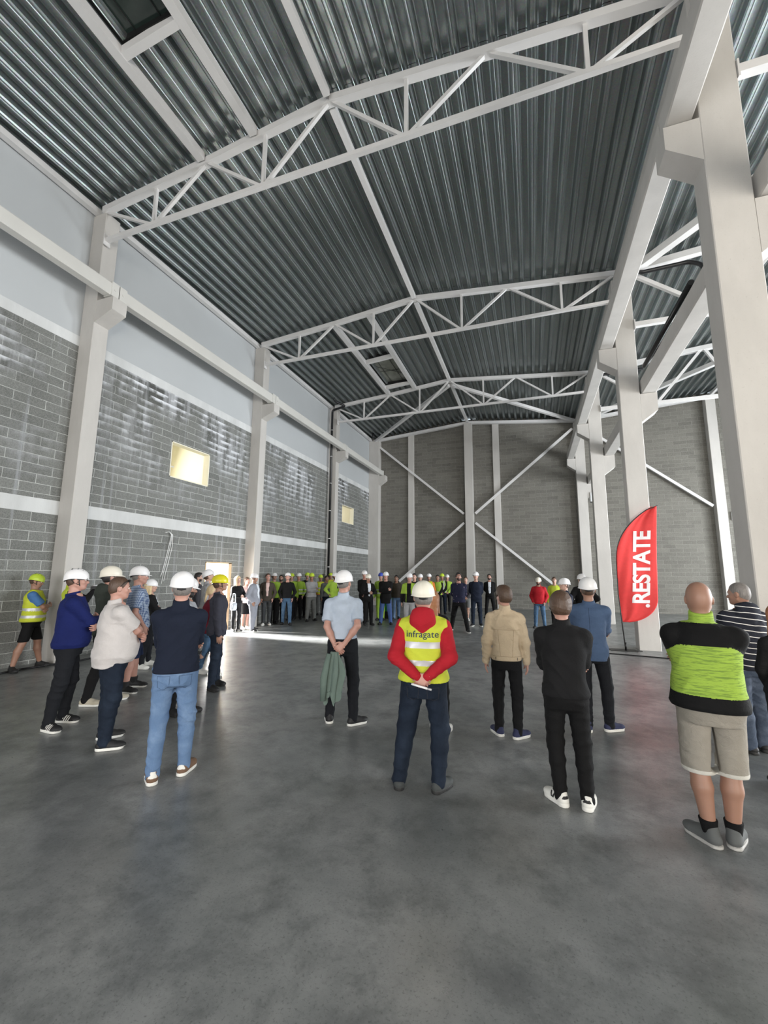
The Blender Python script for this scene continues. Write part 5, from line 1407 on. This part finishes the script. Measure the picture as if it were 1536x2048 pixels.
put('person in yellow hard hat, dark grey blazer and dark jeans in profile', GL, ((-5.09, 6.05), (-4.93, 5.75)), 50, 1.805, foot_dir=(46, 56), lod=0, bulk=1.02, pose='down', skin='tan', hair=('short', 'brown'), hat=('yellow', 'hat', True, 4), head=(0, -2),
    top=J(C_BLAZER, 'blazer', off=0.026, collar=0.03), hem=0.83, bottom=C_DJEANS, shoes=SH_BLK, seed=14)
put('person in pale blue polo shirt and white hard hat, hands clasped behind the back', GA, ((-2.51, 5.11), (-2.19, 5.12)), -14, 1.875, foot_dir=(-14, 48), lod=0, bulk=1.04, pose='behind', skin='pink', hair=('crop', 'grey'), hat=('white', 'hat', False, 0), head=(16, 0),
    top=J(C_POLO, 'polo_shirt', collar=0.05, off=0.018), sleeve='short', hem=0.99, bottom=C_TROU, shoes=SH_BW, seed=15)
BEH = [(0.045, -0.20, 1.0), (1.0, -0.2, 0.0)]
qv = put('person in red hoodie under yellow vest reading infragate, hands behind the back', GA, ((-1.19, 3.84), (-0.85, 3.89)), -10, 1.775, lean=(0.05, 0.0), foot_dir=(-6, 30), lod=0, bulk=1.2, belly=0.2, pose='behind', arms=(BEH, BEH), skin='pink', hair=('short', 'grey'), hat=('cream', 'hat', False, -4, ((0.0, -0.125, 0.075), mat('red_sticker', (0.6, 0.05, 0.05)))), head=(-4, 8),
    top=J(C_RED, 'hoodie', off=0.024, hood=True, vest=dict(hem=0.94, bands=(1.10, 1.255), wide=0.045)), hem=0.945, bottom=C_DJEANS, bot_off=0.02, extras={'p': jeans_pockets(C_CHAR)}, shoes=dict(up=mat('dark_grey_suede', (0.05, 0.055, 0.055), 0.8), sole=M_SOLE_B), seed=16)
put('ginger-haired person in black hidden behind the red hoodie', GA, ((-1.18, 5.28), (-1.05, 5.26)), -12, 1.66, lean=(-0.09, 0.0), foot_dir=(-10, 14), lod=1, female=True, pose='front', skin='fair', hair=('long', 'ginger'), head=(10, 0), top=J(C_BLACK2, off=0.02), bottom=C_BLACK, bot_off=0.012, shoes=SH_WHT, seed=17)
put('person in beige jacket and black trousers, no helmet, looking left', GA, ((-0.45, 5.42), (-0.24, 5.38)), -6, 1.715, foot_dir=(-22, 44), lod=0, bulk=0.98, pose='down', skin='pink', hair=('full', 'brown'), head=(-30, 0),
    top=J(C_BEIGE, off=0.026, collar=0.065, open=False, wr=0.009), hem=0.90, bottom=C_BLACK2, shoes=SH_NAVY, seed=18, extras={'s': beige_seams})
put('person in black jacket, black trousers and white trainers, seen from behind', GA, ((0.14, 4.04), (0.34, 4.04)), 2, 1.705, lean=(-0.025, 0), foot_dir=(-38, 10), lod=0, bulk=1.06, pose='front', arms=('cross', 'cross'), skin='pink', hair=('full', 'brown'), head=(0, 2),
    top=J(C_BLACK2, off=0.03, collar=0.06, open=False), hem=0.90, bottom=C_BLACK, shoes=SH_V, seed=19)
put('person in blue blazer and white hard hat, arms crossed, seen from behind', GA, ((0.55, 5.93), (0.80, 6.02)), 8, 1.81, foot_dir=(-6, 46), lod=0, bulk=1.06, pose='cross', skin='tan', hair=('crop', 'brown'), hat=('white', 'hat', False), head=(-6, 0), lean=(-0.03, 0.02),
    top=J(C_BLAZ2, 'blazer', off=0.024, collar=0.03), hem=0.82, bottom=C_TROU, shoes=SH_NAVY, seed=20, extras={'s': lambda c: seam(c, 'top', [(0, 1.44), (0, 0.86)], C_NAVY, 0.0015)})
def lime_fm(C, c):
    z = (C[:, 2]-c['dz'])/c['s']; m_ = np.zeros(len(C), int)
    x = np.abs(C[:, 0]-c['pel'][0])
    m_[(z > 1.335-2.6*np.maximum(x-0.15, 0)**1.5)] = 1
    m_[(z < 1.0)] = 1
    m_[z > 1.49] = 0
    m_[(x > 0.27) & (z > 1.2)] = 1
    return m_
put('bald person in lime and black fleece jacket and grey shorts, seen from behind', GA, ((1.10, 3.84), (1.25, 3.87)), 12, 1.81, foot_dir=(-42, 14), lod=0, bulk=1.30, belly=0.45, pose='cross', skin='tan', hair=('bald', 'brown'), head=(0, 6),
    top=dict(mats=[C_LIME, C_BLACK], name='jacket', fm=lime_fm, off=0.024, collar=0.075, open=False, wr=0.006), hem=0.90, bottom=C_SHORT, shorts=0.455, bot_off=0.028, shoes=SH_GREY, seed=21, extras={'socks': C_BLACK})
put('person in black and white striped hoodie at the right edge, looking left', GR, ((2.11, 5.84), (2.27, 5.95)), -14, 1.785, foot_dir=(-20, 8), lod=0, bulk=1.16, belly=0.3, pose='front', arms=('cross', 'cross'), skin='tan', hair=('buzz', 'grey'), head=(-34, 4),
    top=J(C_STR, 'hoodie', off=0.03, hood=True), hem=0.86, bottom=C_BJ2, bot_off=0.024, shoes=SH_BLK, seed=22)
put('person with long ginger hair cut off by the right edge of the photo', GR, ((2.04, 4.97), (2.18, 4.93)), -10, 1.60, lod=1, female=True, pose='front', skin='fair', hair=('long', 'ginger'), head=(0, 0), top=J(C_BLACK2, 'blouse', off=0.012), bottom=C_TROU, shoes=SH_BLK, seed=23)

# ---- the row along the left wall
def far(label, wf, face, H, group=GW, lod=2, **k):
    k.setdefault('bulk', 1.0); k.setdefault('pose', 'front'); return put(label, group, wf, face, H, lod=lod, **k)
far('blond person in black dress with pale bag on the arm', ((-9.03, 11.58), (-9.17, 11.50)), 110, 1.76, female=True, pose='hold', skin='fair', hair=('long', 'blond'), head=(-20, -4), top=J(C_BLACK, 'top', off=0.02), bottom=C_BLACK2, bot_off=0.004, shoes=SH_BW, seed=31)
far('brown-haired person in pale cardigan and black skirt behind the grey suit', ((-9.15, 12.20), (-9.27, 12.12)), 100, 1.72, female=True, pose='front', skin='pink', hair=('pony', 'brown'), head=(0, -4), top=J(C_PINK, 'cardigan', off=0.02), bottom=C_BLACK, skirt=0.02, shoes=SH_WHT, seed=32)
far('person in light grey suit and white helmet standing in profile', ((-8.83, 12.06), (-8.60, 11.74)), 84, 1.84, bulk=1.15, belly=0.3, pose='pockets', skin='tan', hair=('short', 'brown'), hat=('white', 'hat', True), head=(0, 4), top=J(C_SUIT, 'suit_jacket', off=0.026, shirt=C_WHITE), hem=0.82, bottom=C_SUIT, bot_off=0.02, shoes=SH_BW, seed=33)
far('person in brown jacket over pink shirt, with white trainers', ((-9.17, 13.49), (-9.27, 13.29)), 146, 1.85, pose='pockets', skin='pink', hair=('short', 'brown'), head=(-10, -4), top=J(C_BROWN, off=0.024, shirt=C_PINK), hem=0.84, bottom=C_GJEANS, shoes=SH_WHT, seed=34)
far('person in hi-vis jacket and white helmet with headlamp behind the brown jacket', ((-9.24, 13.96), (-9.38, 13.90)), 130, 1.87, pose='down', skin='fair', hair=('short', 'brown'), hat=('white', 'bike', True), head=(-10, -6), top=J(M_HIVIS2, off=0.024), bottom=C_BLACK, shoes=SH_BLK, seed=35)
far('bearded person in black between the brown jacket and the black sweater', ((-9.24, 14.42), (-9.38, 14.36)), 150, 1.80, bulk=1.15, pose='front', skin='tan', hair=('crop', 'black', 'beard'), head=(0, 0), top=J(C_BLACK, off=0.024), bottom=C_BLACK, shoes=SH_BLK, seed=36)
far('person in black sweater, blue jeans and white helmet, looking up', ((-8.48, 13.79), (-8.80, 13.82)), 150, 1.87, pose='pockets', skin='pink', hair=('short', 'brown'), hat=W_, head=(0, -14), top=J(C_BLACK, 'sweater', off=0.022, collar=0.05), hem=0.92, bottom=C_MJEANS, shoes=SH_BLK, seed=37)
far('person in yellow helmet half hidden behind the black sweater', ((-9.25, 15.21), (-9.38, 15.15)), 150, 1.86, pose='down', skin='fair', hair=('short', 'brown'), hat=('neon', 'bike', True), top=J(M_HIVIS2, off=0.024), bottom=C_BLACK, shoes=SH_BLK, seed=38)
HVB = dict(mats=[M_HIVIS2, M_REFL], name='jacket', fm=bands_fm((1.02, 1.15)), off=0.026)
far('person in hi-vis jacket and white helmet with black work trousers', ((-9.17, 15.71), (-9.38, 15.62)), 156, 1.86, bulk=1.1, pose='pockets', skin='pink', hair=('short', 'black'), hat=W_, head=(0, -4), top=dict(HVB), hem=0.95, bottom=C_BLACK, bot_off=0.024, shoes=SH_BLK, seed=39)
far('person in grey hoodie, grey trousers and yellow helmet leaning on one leg', ((-8.40, 15.48), (-8.49, 15.04)), 130, 1.88, bulk=1.1, pose='cross', skin='tan', hair=('short', 'black'), hat=('neon', 'hat', True), head=(10, 0), top=J(C_LGREY, 'hoodie', off=0.026, hood=True), bottom=C_GREY, bot_off=0.024, shoes=SH_BLK, seed=40)
far('person with yellow helmet standing left of the grey hoodie', ((-9.22, 16.45), (-9.38, 16.38)), 140, 1.90, pose='down', skin='fair', hair=('short', 'brown'), hat=('neon', 'bike', True), head=(0, 0), top=J(C_BLACK2, off=0.024), bottom=C_BLACK, shoes=SH_BLK, seed=41)
far('person in orange collar and yellow helmet right of the grey hoodie', ((-9.20, 17.66), (-9.37, 17.58)), 140, 1.80, pose='down', skin='tan', hair=('short', 'brown'), hat=('neon', 'hat', False), head=(0, 0), top=J(C_ORNG, off=0.024, vest=dict(bands=(1.05, 1.2))), bottom=C_GREY, shoes=SH_BLK, seed=42)
far('person in dark vest and grey sleeves left of the lime jacket', ((-8.33, 16.58), (-8.52, 16.49)), 120, 1.78, bulk=1.12, pose='down', skin='tan', hair=('short', 'black'), head=(0, 0), top=J(C_GREY, off=0.024), bottom=C_DJEANS, shoes=SH_BLK, seed=43)
far('person in yellow helmet and hi-vis vest behind the lime jacket', ((-9.18, 18.70), (-9.38, 18.61)), 150, 1.90, pose='down', skin='tan', hair=('short', 'brown'), hat=('neon', 'bike', True), head=(0, 0), top=J(C_BLACK2, off=0.02, vest=dict(bands=(1.05, 1.2))), bottom=C_BLACK, shoes=SH_BLK, seed=44)
def lime_mark(c):
    s = c['s']; x0, z0 = c['pel'][0]-0.11*s, 1.27*s+c['dz']
    g = sphere_geo((x0, c['pel'][1]+0.135*s, z0), (0.03, 0.02, 0.055), 8, 6)
    mesh_obj('print', np.array(g[0]), np.array(g[1]), [M_STRAP], None, c['root'], it=0)
far('bearded person in lime green jacket and white helmet, hands on hips', ((-7.21, 15.21), (-7.49, 15.09)), 158, 1.89, bulk=1.12, pose='hips', skin='tan', hair=('short', 'black', 'beard'), hat=('white', 'hat', True), head=(-14, 0), top=J(M_HIVIS2, off=0.026, collar=0.05), hem=0.9, bottom=C_DJEANS, shoes=SH_BLK, seed=45, extras={'m': lime_mark})
# ---- the people at the back
far('tall person in black coat and white helmet, head above the others', ((-6.32, 15.98), (-6.52, 15.89)), 160, 1.98, group=GM, bulk=1.08, pose='front', skin='pink', hair=('short', 'brown'), hat=W_, head=(0, 0), top=J(C_BLACK, 'coat', off=0.03), hem=0.75, bottom=C_BLACK, shoes=SH_BLK, seed=50)
far('person in black suit with pale shirt and white helmet, right of the polo shirt', ((-5.74, 14.96), (-5.96, 14.86)), 140, 1.84, group=GM, pose='hold', skin='tan', hair=('short', 'black'), hat=('cream', 'hat', False), head=(10, 6), top=J(C_BLACK, 'suit_jacket', off=0.024, shirt=C_WHITE), hem=0.83, bottom=C_BLACK, bot_off=0.018, shoes=SH_BLK, seed=51)
far('person in blue helmet and hi-vis jacket beside the black coat', ((-5.91, 16.76), (-6.10, 16.68)), 170, 1.90, group=GM, pose='down', skin='fair', hair=('short', 'brown'), hat=('blue', 'hat', False), head=(0, 0), top=dict(HVB), hem=0.86, bottom=M_HIVIS2, shoes=SH_BLK, seed=52)
far('person in long black coat, blue trousers and white helmet, arms crossed', ((-5.12, 15.39), (-5.47, 15.24)), 168, 1.93, group=GM, bulk=1.12, pose='cross', skin='pink', hair=('short', 'brown'), hat=('white', 'hat', True), head=(0, -2), top=J(C_BLACK, 'coat', off=0.03), hem=0.72, bottom=C_BLUTR, bot_off=0.02, shoes=SH_BLK, seed=53)
far('person in dark brown jacket and pale jeans with one leg crossed', ((-5.50, 17.59), (-5.49, 16.95)), 176, 1.88, group=GM, pose='down', skin='tan', hair=('short', 'black'), head=(0, 0), top=J(C_BROWN, off=0.026, hood=True), bottom=C_JEANS, shoes=SH_BLK, seed=54)
def half_fm(C, c):
    z = (C[:, 2]-c['dz'])/c['s']; x = C[:, 0]-c['pel'][0]; return ((z > 1.13) & (np.abs(x) > 0.07) | (np.abs(x-0.1) < 0.008)).astype(int)
far('person in black and yellow jacket and white helmet, left of the vest with writing', ((-3.99, 14.44), (-4.21, 14.35)), 172, 1.88, group=GM, bulk=1.1, pose='down', skin='pink', hair=('short', 'brown'), hat=W_, head=(0, 2), top=dict(mats=[C_BLACK, M_HIVIS2], name='jacket', fm=half_fm, off=0.026), hem=0.85, bottom=C_LGREY, bot_off=0.02, shoes=SH_BLK, seed=55)
far('dark-haired person in black behind the black and yellow jacket', ((-4.47, 16.78), (-4.65, 16.70)), 174, 1.90, group=GM, pose='down', skin='fair', hair=('short', 'black'), top=J(C_BLACK2, off=0.022), bottom=C_BLACK, shoes=SH_BLK, seed=56)
far('person in white helmet mostly hidden behind the cream hard hat', ((-4.38, 17.43), (-4.58, 17.34)), 174, 1.86, group=GM, pose='down', skin='fair', hair=('short', 'brown'), hat=W_, top=J(C_CHAR, off=0.022), bottom=C_BLACK, shoes=SH_BLK, seed=57)
far('person in orange collar, hi-vis vest and white helmet right of the cream hard hat', ((-4.27, 18.59), (-4.49, 18.49)), 174, 1.88, group=GM, pose='down', skin='tan', hair=('short', 'brown'), hat=W_, head=(0, -4), top=J(C_ORNG, off=0.022, vest=dict(bands=(1.05, 1.2))), bottom=C_BLACK, shoes=SH_BLK, seed=58)
far('dark-haired person in black left of the yellow helmet at the back', ((-3.99, 18.96), (-4.16, 18.88)), 170, 1.85, group=GM, pose='front', skin='tan', hair=('short', 'black'), top=J(C_BLACK, off=0.024, vest=dict(bands=(1.05,), mat=M_HIVIS2)), bottom=C_BLACK, shoes=SH_BLK, seed=59)
far('person in yellow helmet and hi-vis vest at the back, left of the floral jacket', ((-4.07, 20.49), (-4.29, 20.39)), 174, 1.90, group=GM, pose='front', skin='tan', hair=('short', 'black'), hat=('neon', 'hat', False), top=J(C_BLACK2, off=0.022, vest=dict(bands=(1.0, 1.12), vert=True, mat=M_HIVIS2)), bottom=C_DJEANS, shoes=SH_BLK, seed=60)
far('person in pale helmet just behind the floral jacket', ((-4.13, 21.97), (-4.30, 21.90)), 174, 1.85, group=GM, pose='front', skin='pink', hair=('short', 'brown'), hat=W_, top=J(M_HIVIS2, off=0.022), bottom=C_BLACK, shoes=SH_BLK, seed=61)
far('person in dark floral bomber jacket standing with legs wide apart', ((-2.09, 14.28), (-2.70, 14.69)), 172, 1.97, group=GM, bulk=1.1, pose='front', arms=('behind', 'behind'), skin='pink', hair=('full', 'black', 'beard'), head=(-10, -6), top=J(C_FLOR, off=0.026), hem=0.9, bottom=C_BLACK, bot_off=0.016, shoes=SH_BW, seed=62, lod=1)
far('person in dark jacket and shorts hidden between the floral and the navy jackets', ((-2.62, 17.98), (-2.73, 17.93)), 176, 1.78, group=GM, pose='front', skin='fair', hair=('short', 'brown'), hat=None, top=J(C_CHAR, off=0.022), bottom=C_GREY, shorts=0.52, shoes=SH_WHT, seed=63, extras={'plain_shorts': 1})
far('person in navy jacket and white helmet, hands behind the back, at the middle post', ((-1.90, 16.26), (-2.17, 16.14)), 176, 1.95, group=GM, bulk=1.06, pose='behind', skin='fair', hair=('short', 'brown'), hat=W_, head=(0, -4), top=J(C_NAVY, off=0.026), hem=0.88, bottom=C_DJEANS, shoes=SH_BW, seed=64, lod=1)
far('bareheaded person in black suit with open white shirt at the back', ((-1.66, 19.50), (-2.03, 19.34)), 176, 1.90, group=GM, pose='behind', skin='pink', hair=('full', 'black', 'beard'), head=(0, -8), top=J(C_BLACK, 'suit_jacket', off=0.024, shirt=C_WHITE), hem=0.86, bottom=C_BLACK, shoes=SH_BLK, seed=65)
far('person in red jacket and blue jeans with white helmet', ((0.32, 16.56), (0.01, 16.43)), 186, 1.77, group=GM, bulk=1.14, pose='pockets', skin='tan', hair=('short', 'black', 'beard'), hat=('cream', 'hat', True), head=(0, 8), top=J(C_REDJ, off=0.03, collar=0.05), hem=0.86, bottom=C_MJEANS, shoes=SH_BLK, seed=66, lod=1)
far('person in hi-vis jacket between the red jacket and the white-helmeted man', ((0.83, 17.42), (0.65, 17.34)), 186, 1.80, group=GR, pose='down', skin='fair', hair=('short', 'brown'), top=J(M_HIVIS, off=0.024, collar=0.06), bottom=C_BLACK, shoes=SH_BLK, seed=67)
far('person in white helmet and black jacket looking left, hands raised', ((0.78, 11.11), (0.58, 10.65)), 246, 1.83, group=GR, bulk=1.08, pose='hold', skin='fair', hair=('short', 'brown'), hat=('white', 'hat', False), head=(0, 0), top=J(C_NAVY, off=0.026, collar=0.04), bottom=C_DJEANS, shoes=SH_BLK, seed=68, lod=1)
far('person in black jacket and white helmet with hand on hip, behind the blue blazer', ((1.17, 12.94), (1.35, 13.01)), -20, 1.88, group=GR, bulk=1.1, pose='hips', skin='fair', hair=('short', 'brown'), hat=W_, head=(0, 0), top=J(C_BLACK, off=0.03), bottom=C_TROU, shoes=SH_BLK, seed=69, lod=1)

# jacket hanging from the clasped hands
def draped_jacket():
    base = Vector(((-2.37, 5.11, 0.0)))
    e = empty('folded_jacket', (base.x, base.y, 0)); e.location = (-2.36, 4.90, 0.90); tag(e, 'sage green jacket hanging from the clasped hands of the polo shirt wearer', 'jacket')
    bm = bmesh.new(); rn = random.Random(3); nu, nv = 46, 40; rows = []
    for j in range(nv+1):
        t = j/nv; z = -t*0.55; row = []
        wdt = 0.045+0.06*min(1, t*2.2)+0.015*math.sin(t*5)
        for i in range(nu):
            a = 2*math.pi*i/nu
            fold = 1+0.34*math.sin(a*5+t*1.6)*min(1, t*3+.2)+0.12*math.sin(a*9+2*t)
            rag = (0.05*math.sin(a*3+1)+0.03*math.sin(a*7)) * (t if j > nv-6 else 0)
            row.append(bm.verts.new((math.cos(a)*wdt*fold-0.01*t, math.sin(a)*wdt*0.45*fold-0.03*t, z+rag)))
        rows.append(row)
    for a, b in zip(rows, rows[1:]):
        for i in range(nu): bm.faces.new((a[i], a[(i+1) % nu], b[(i+1) % nu], b[i]))
    bm.faces.new(rows[0]); bmesh.ops.recalc_face_normals(bm, faces=bm.faces[:])
    link('cloth', bm, C_SAGE, e, True)
    bm = bmesh.new(); add_tube(bm, [(-0.05, -0.05, -0.02), (-0.09, -0.09, -0.3), (-0.10, -0.085, -0.56)], [0.03, 0.045, 0.035], 12)
    link('sleeve', bm, C_SAGE, e, True)

# ------------------------------------------------------------------ writing helpers
def text_mesh(body, size, offset=0.0, spacing=1.0):
    cu = bpy.data.curves.new('lettering', 'FONT'); cu.body = body; cu.size = size; cu.offset = offset; cu.space_character = spacing
    cu.align_x = 'CENTER'; cu.align_y = 'CENTER'; cu.resolution_u = 6
    o = bpy.data.objects.new('lettering', cu); COL.objects.link(o)
    bpy.context.view_layer.update()
    me = bpy.data.meshes.new_from_object(o.evaluated_get(bpy.context.evaluated_depsgraph_get()))
    bpy.data.objects.remove(o); bpy.data.curves.remove(cu)
    return me
M_NAVYINK = mat('navy_print', (0.008, 0.025, 0.06), 0.6)
def vest_text(c):
    me = text_mesh('infragate', 0.080*c['s'], 0.0008, 1.04)
    bm = bmesh.new(); bm.from_mesh(me)
    bmesh.ops.subdivide_edges(bm, edges=[e_ for e_ in bm.edges if e_.calc_length() > 0.012], cuts=2)
    bmesh.ops.triangulate(bm, faces=bm.faces[:])
    vm = c['vest'].data; bvh = BVHTree.FromPolygons([v.co for v in vm.vertices], [list(p.vertices) for p in vm.polygons])
    hm = c['top'].data; bvh2 = BVHTree.FromPolygons([v.co for v in hm.vertices], [list(p.vertices) for p in hm.polygons])
    s = c['s']; z0 = 1.345*s+c['dz']; x0 = c['pel'][0]
    for v in bm.verts:
        x, y = v.co.x, v.co.y                     # seen from behind: local +x is to the right
        o_ = Vector((x0+x, -2, z0+y)); ys = []
        for b_ in (bvh, bvh2):
            h = b_.ray_cast(o_, Vector((0, 1, 0)))
            if h[0] is not None: ys.append(h[0].y)
        v.co = Vector((x0+x, (min(ys) if ys else -0.15)-0.0035, z0+y))
    link('lettering', bm, M_NAVYINK, c['root'])
vest_text(qv)
# cigarette-like white marker held in the clasped hands
e = empty('marker_pen', tuple(Vector(qv['root'].location)+Matrix.Rotation(qv['root'].rotation_euler.z, 3, 'Z')@Vector(((qv['W'][0]+qv['W'][1])/2-v3(0.0, 0.075, 0.065)).tolist())), -R(-10)); tag(e, 'white pen held in the clasped hands over the red hoodie sleeves', 'pen')
bm = bmesh.new(); add_tube(bm, [(-0.085, 0, 0.02), (0.05, -0.01, -0.01)], 0.009, 10); link('barrel', bm, M_WHITEPL, e)
bm = bmesh.new(); add_tube(bm, [(0.05, -0.01, -0.01), (0.085, -0.012, -0.018)], 0.0085, 10); link('cap', bm, M_REFL, e)

# ------------------------------------------------------------------ red feather flag
FX, FY = 2.13, 12.42
flag = empty('feather_flag', (FX, FY, 0)); tag(flag, 'red feather flag with white lettering on a ground plate', 'flag')
sc_ = 12.42/12.5
def pole_x(z):  # gentle lean then the bow at the top
    t = max(0, (z-2.15)/1.5); return -0.13*min(1, z/1.4)*0.8+0.06*(z/3.6)+0.88*t**2.6
pts = [(0, 0, 0.06)]+[(pole_x(z), 0, z) for z in [0.2+0.12*i for i in range(30)] if z < 3.64]+[(0.97, 0, 3.66)]
bm = bmesh.new(); add_tube(bm, pts, [0.017]*6+[0.012]*(len(pts)-6), 8); link('pole', bm, M_DARK, flag)
bm = bmesh.new(); add_box(bm, -0.48, 0.36, -0.17, 0.17, 0.0, 0.012); bmesh.ops.bevel(bm, geom=[e_ for e_ in bm.edges if abs(e_.verts[0].co.z-e_.verts[1].co.z) > .005], offset=0.12, segments=4, affect='EDGES')
add_tube(bm, [(0, 0, 0.01), (0, 0, 0.2)], 0.024, 10); link('ground_plate', bm, M_DARK, flag)
def flag_span(z):
    """left edge follows the pole, right edge of the sail"""
    xl = pole_x(z)
    t = (z-0.72)/2.94
    q_ = min(1, max(0.0, (z-0.69)/0.60)); xr = 0.80*math.sqrt(1-(1-q_)**2)**0.9
    xr = -0.05+xr+0.19*max(0, t)
    if z > 3.3: xl = max(xl, pole_x(z))
    return xl, max(xr, xl+0.01)
M_FLAG = cloth('flag_red', (0.72, 0.055, 0.055), 0.6, bump=0.04)
def flag_y(x, z):
    xl, xr = flag_span(z); u = (x-xl)/max(xr-xl, 0.05)
    return 0.03*math.sin(z*2.3+u*2.0)+0.014*math.sin(u*9+z*1.2)*(1-u*0.3)+0.012*math.sin(u*21+3*math.sin(z*1.7))*math.exp(-u*2.5)
bm = bmesh.new(); nz, nu = 90, 36; g = []
for j in range(nz+1):
    z = 0.70+2.94*j/nz; xl, xr = flag_span(z); g.append([bm.verts.new((xl+(xr-xl)*i/nu, flag_y(xl+(xr-xl)*i/nu, z), z)) for i in range(nu+1)])
for a, b in zip(g, g[1:]):
    for i in range(nu): bm.faces.new((a[i], a[i+1], b[i+1], b[i]))
sail = link('sail', bm, M_FLAG, flag, True)
m_ = sail.modifiers.new('thickness', 'SOLIDIFY'); m_.thickness = 0.003
me = text_mesh('.RESTATE', 0.50, 0.014, 0.93)
bm = bmesh.new(); bm.from_mesh(me); xs = [v.co.x for v in bm.verts]; x0, x1 = min(xs), max(xs); ys = [v.co.y for v in bm.verts]; y0, y1 = min(ys), max(ys)
bmesh.ops.triangulate(bm, faces=bm.faces[:])
for _ in range(4): bmesh.ops.subdivide_edges(bm, edges=[e_ for e_ in bm.edges if e_.calc_length() > 0.035], cuts=1); bmesh.ops.triangulate(bm, faces=bm.faces[:])
bmesh.ops.triangulate(bm, faces=bm.faces[:])
for v in bm.verts:
    u = (v.co.x-x0)/(x1-x0); h = (v.co.y-y0)/(y1-y0)
    z = 1.08+u*1.94
    xc = 0.60+0.05*u-(h-0.0)*0.40+0.12*u        # letters stand with their heads to the left
    v.co = Vector((xc, flag_y(xc, z)-0.010, z))
bmesh.ops.recalc_face_normals(bm, faces=bm.faces[:])
link('lettering', bm, mat('flag_white_print', (0.85, 0.82, 0.84), 0.6), flag)

# ------------------------------------------------------------------ jacket held behind the back, bag, trolley, green tubs
draped_jacket()
e = empty('handbag', (-9.93+0.0, 12.45, 0.92)); e.location = (-8.93, 11.20, 0.70); tag(e, 'pale handbag hanging beside the blond person in black', 'bag')
bm = bmesh.new(); add_box(bm, -0.06, 0.06, -0.11, 0.11, 0, 0.24); bmesh.ops.bevel(bm, geom=bm.edges[:], offset=0.03, segments=3, affect='EDGES'); link('bag_body', bm, C_WHITE, e, True)
bm = bmesh.new(); add_tube(bm, bend([(0, -0.08, 0.22), (0, -0.05, 0.52), (0, 0.05, 0.52), (0, 0.08, 0.22)], 0.08), 0.012, 8); link('handle', bm, C_WHITE, e)
tr_ = empty('tubular_stand', (5.05, 10.9, 0)); tag(tr_, 'black tubular frame standing between the bald and the striped person', 'stand')
bm = bmesh.new()
add_tube(bm, bend([(-0.45, 0, 0.02), (-0.45, 0, 1.0), (0.45, 0, 1.0), (0.45, 0, 0.02)], 0.06), 0.022, 8); link('front_frame', bm, M_DARK, tr_)
bm = bmesh.new(); add_tube(bm, bend([(-0.45, 0.5, 0.02), (-0.45, 0.5, 0.8), (0.45, 0.5, 0.8), (0.45, 0.5, 0.02)], 0.06), 0.02, 8); link('rear_frame', bm, M_DARK, tr_)
for z in (0.25, 0.78):
    bm = bmesh.new(); add_box(bm, -0.44, 0.44, 0.0, 0.5, z, z+0.02); link('shelf', bm, M_RING, tr_)
e = empty('green_tub', (-6.1, 17.6, 0)); tag(e, 'green plastic tub standing behind the person in black suit', 'tub')
bm = bmesh.new(); seg = 20; rg = []
for r_, z in ((0.0, 0.0), (0.22, 0.0), (0.28, 0.55), (0.31, 0.56), (0.31, 0.6), (0.27, 0.6), (0.21, 0.05), (0.0, 0.05)):
    rg.append([bm.verts.new((math.cos(2*math.pi*k/seg)*max(r_, 1e-4), math.sin(2*math.pi*k/seg)*max(r_, 1e-4), z+0.3)) for k in range(seg)])
for a, b in zip(rg, rg[1:]):
    for k in range(seg): bm.faces.new((a[k], a[(k+1) % seg], b[(k+1) % seg], b[k]))
bmesh.ops.recalc_face_normals(bm, faces=bm.faces[:]); link('tub_body', bm, mat('green_plastic', (0.05, 0.42, 0.10), 0.4), e, True)
bm = bmesh.new(); add_box(bm, -0.3, 0.3, -0.25, 0.25, 0.0, 0.3); bmesh.ops.bevel(bm, geom=bm.edges[:], offset=0.02, segments=1, affect='EDGES'); link('base_crate', bm, M_DARK, e)
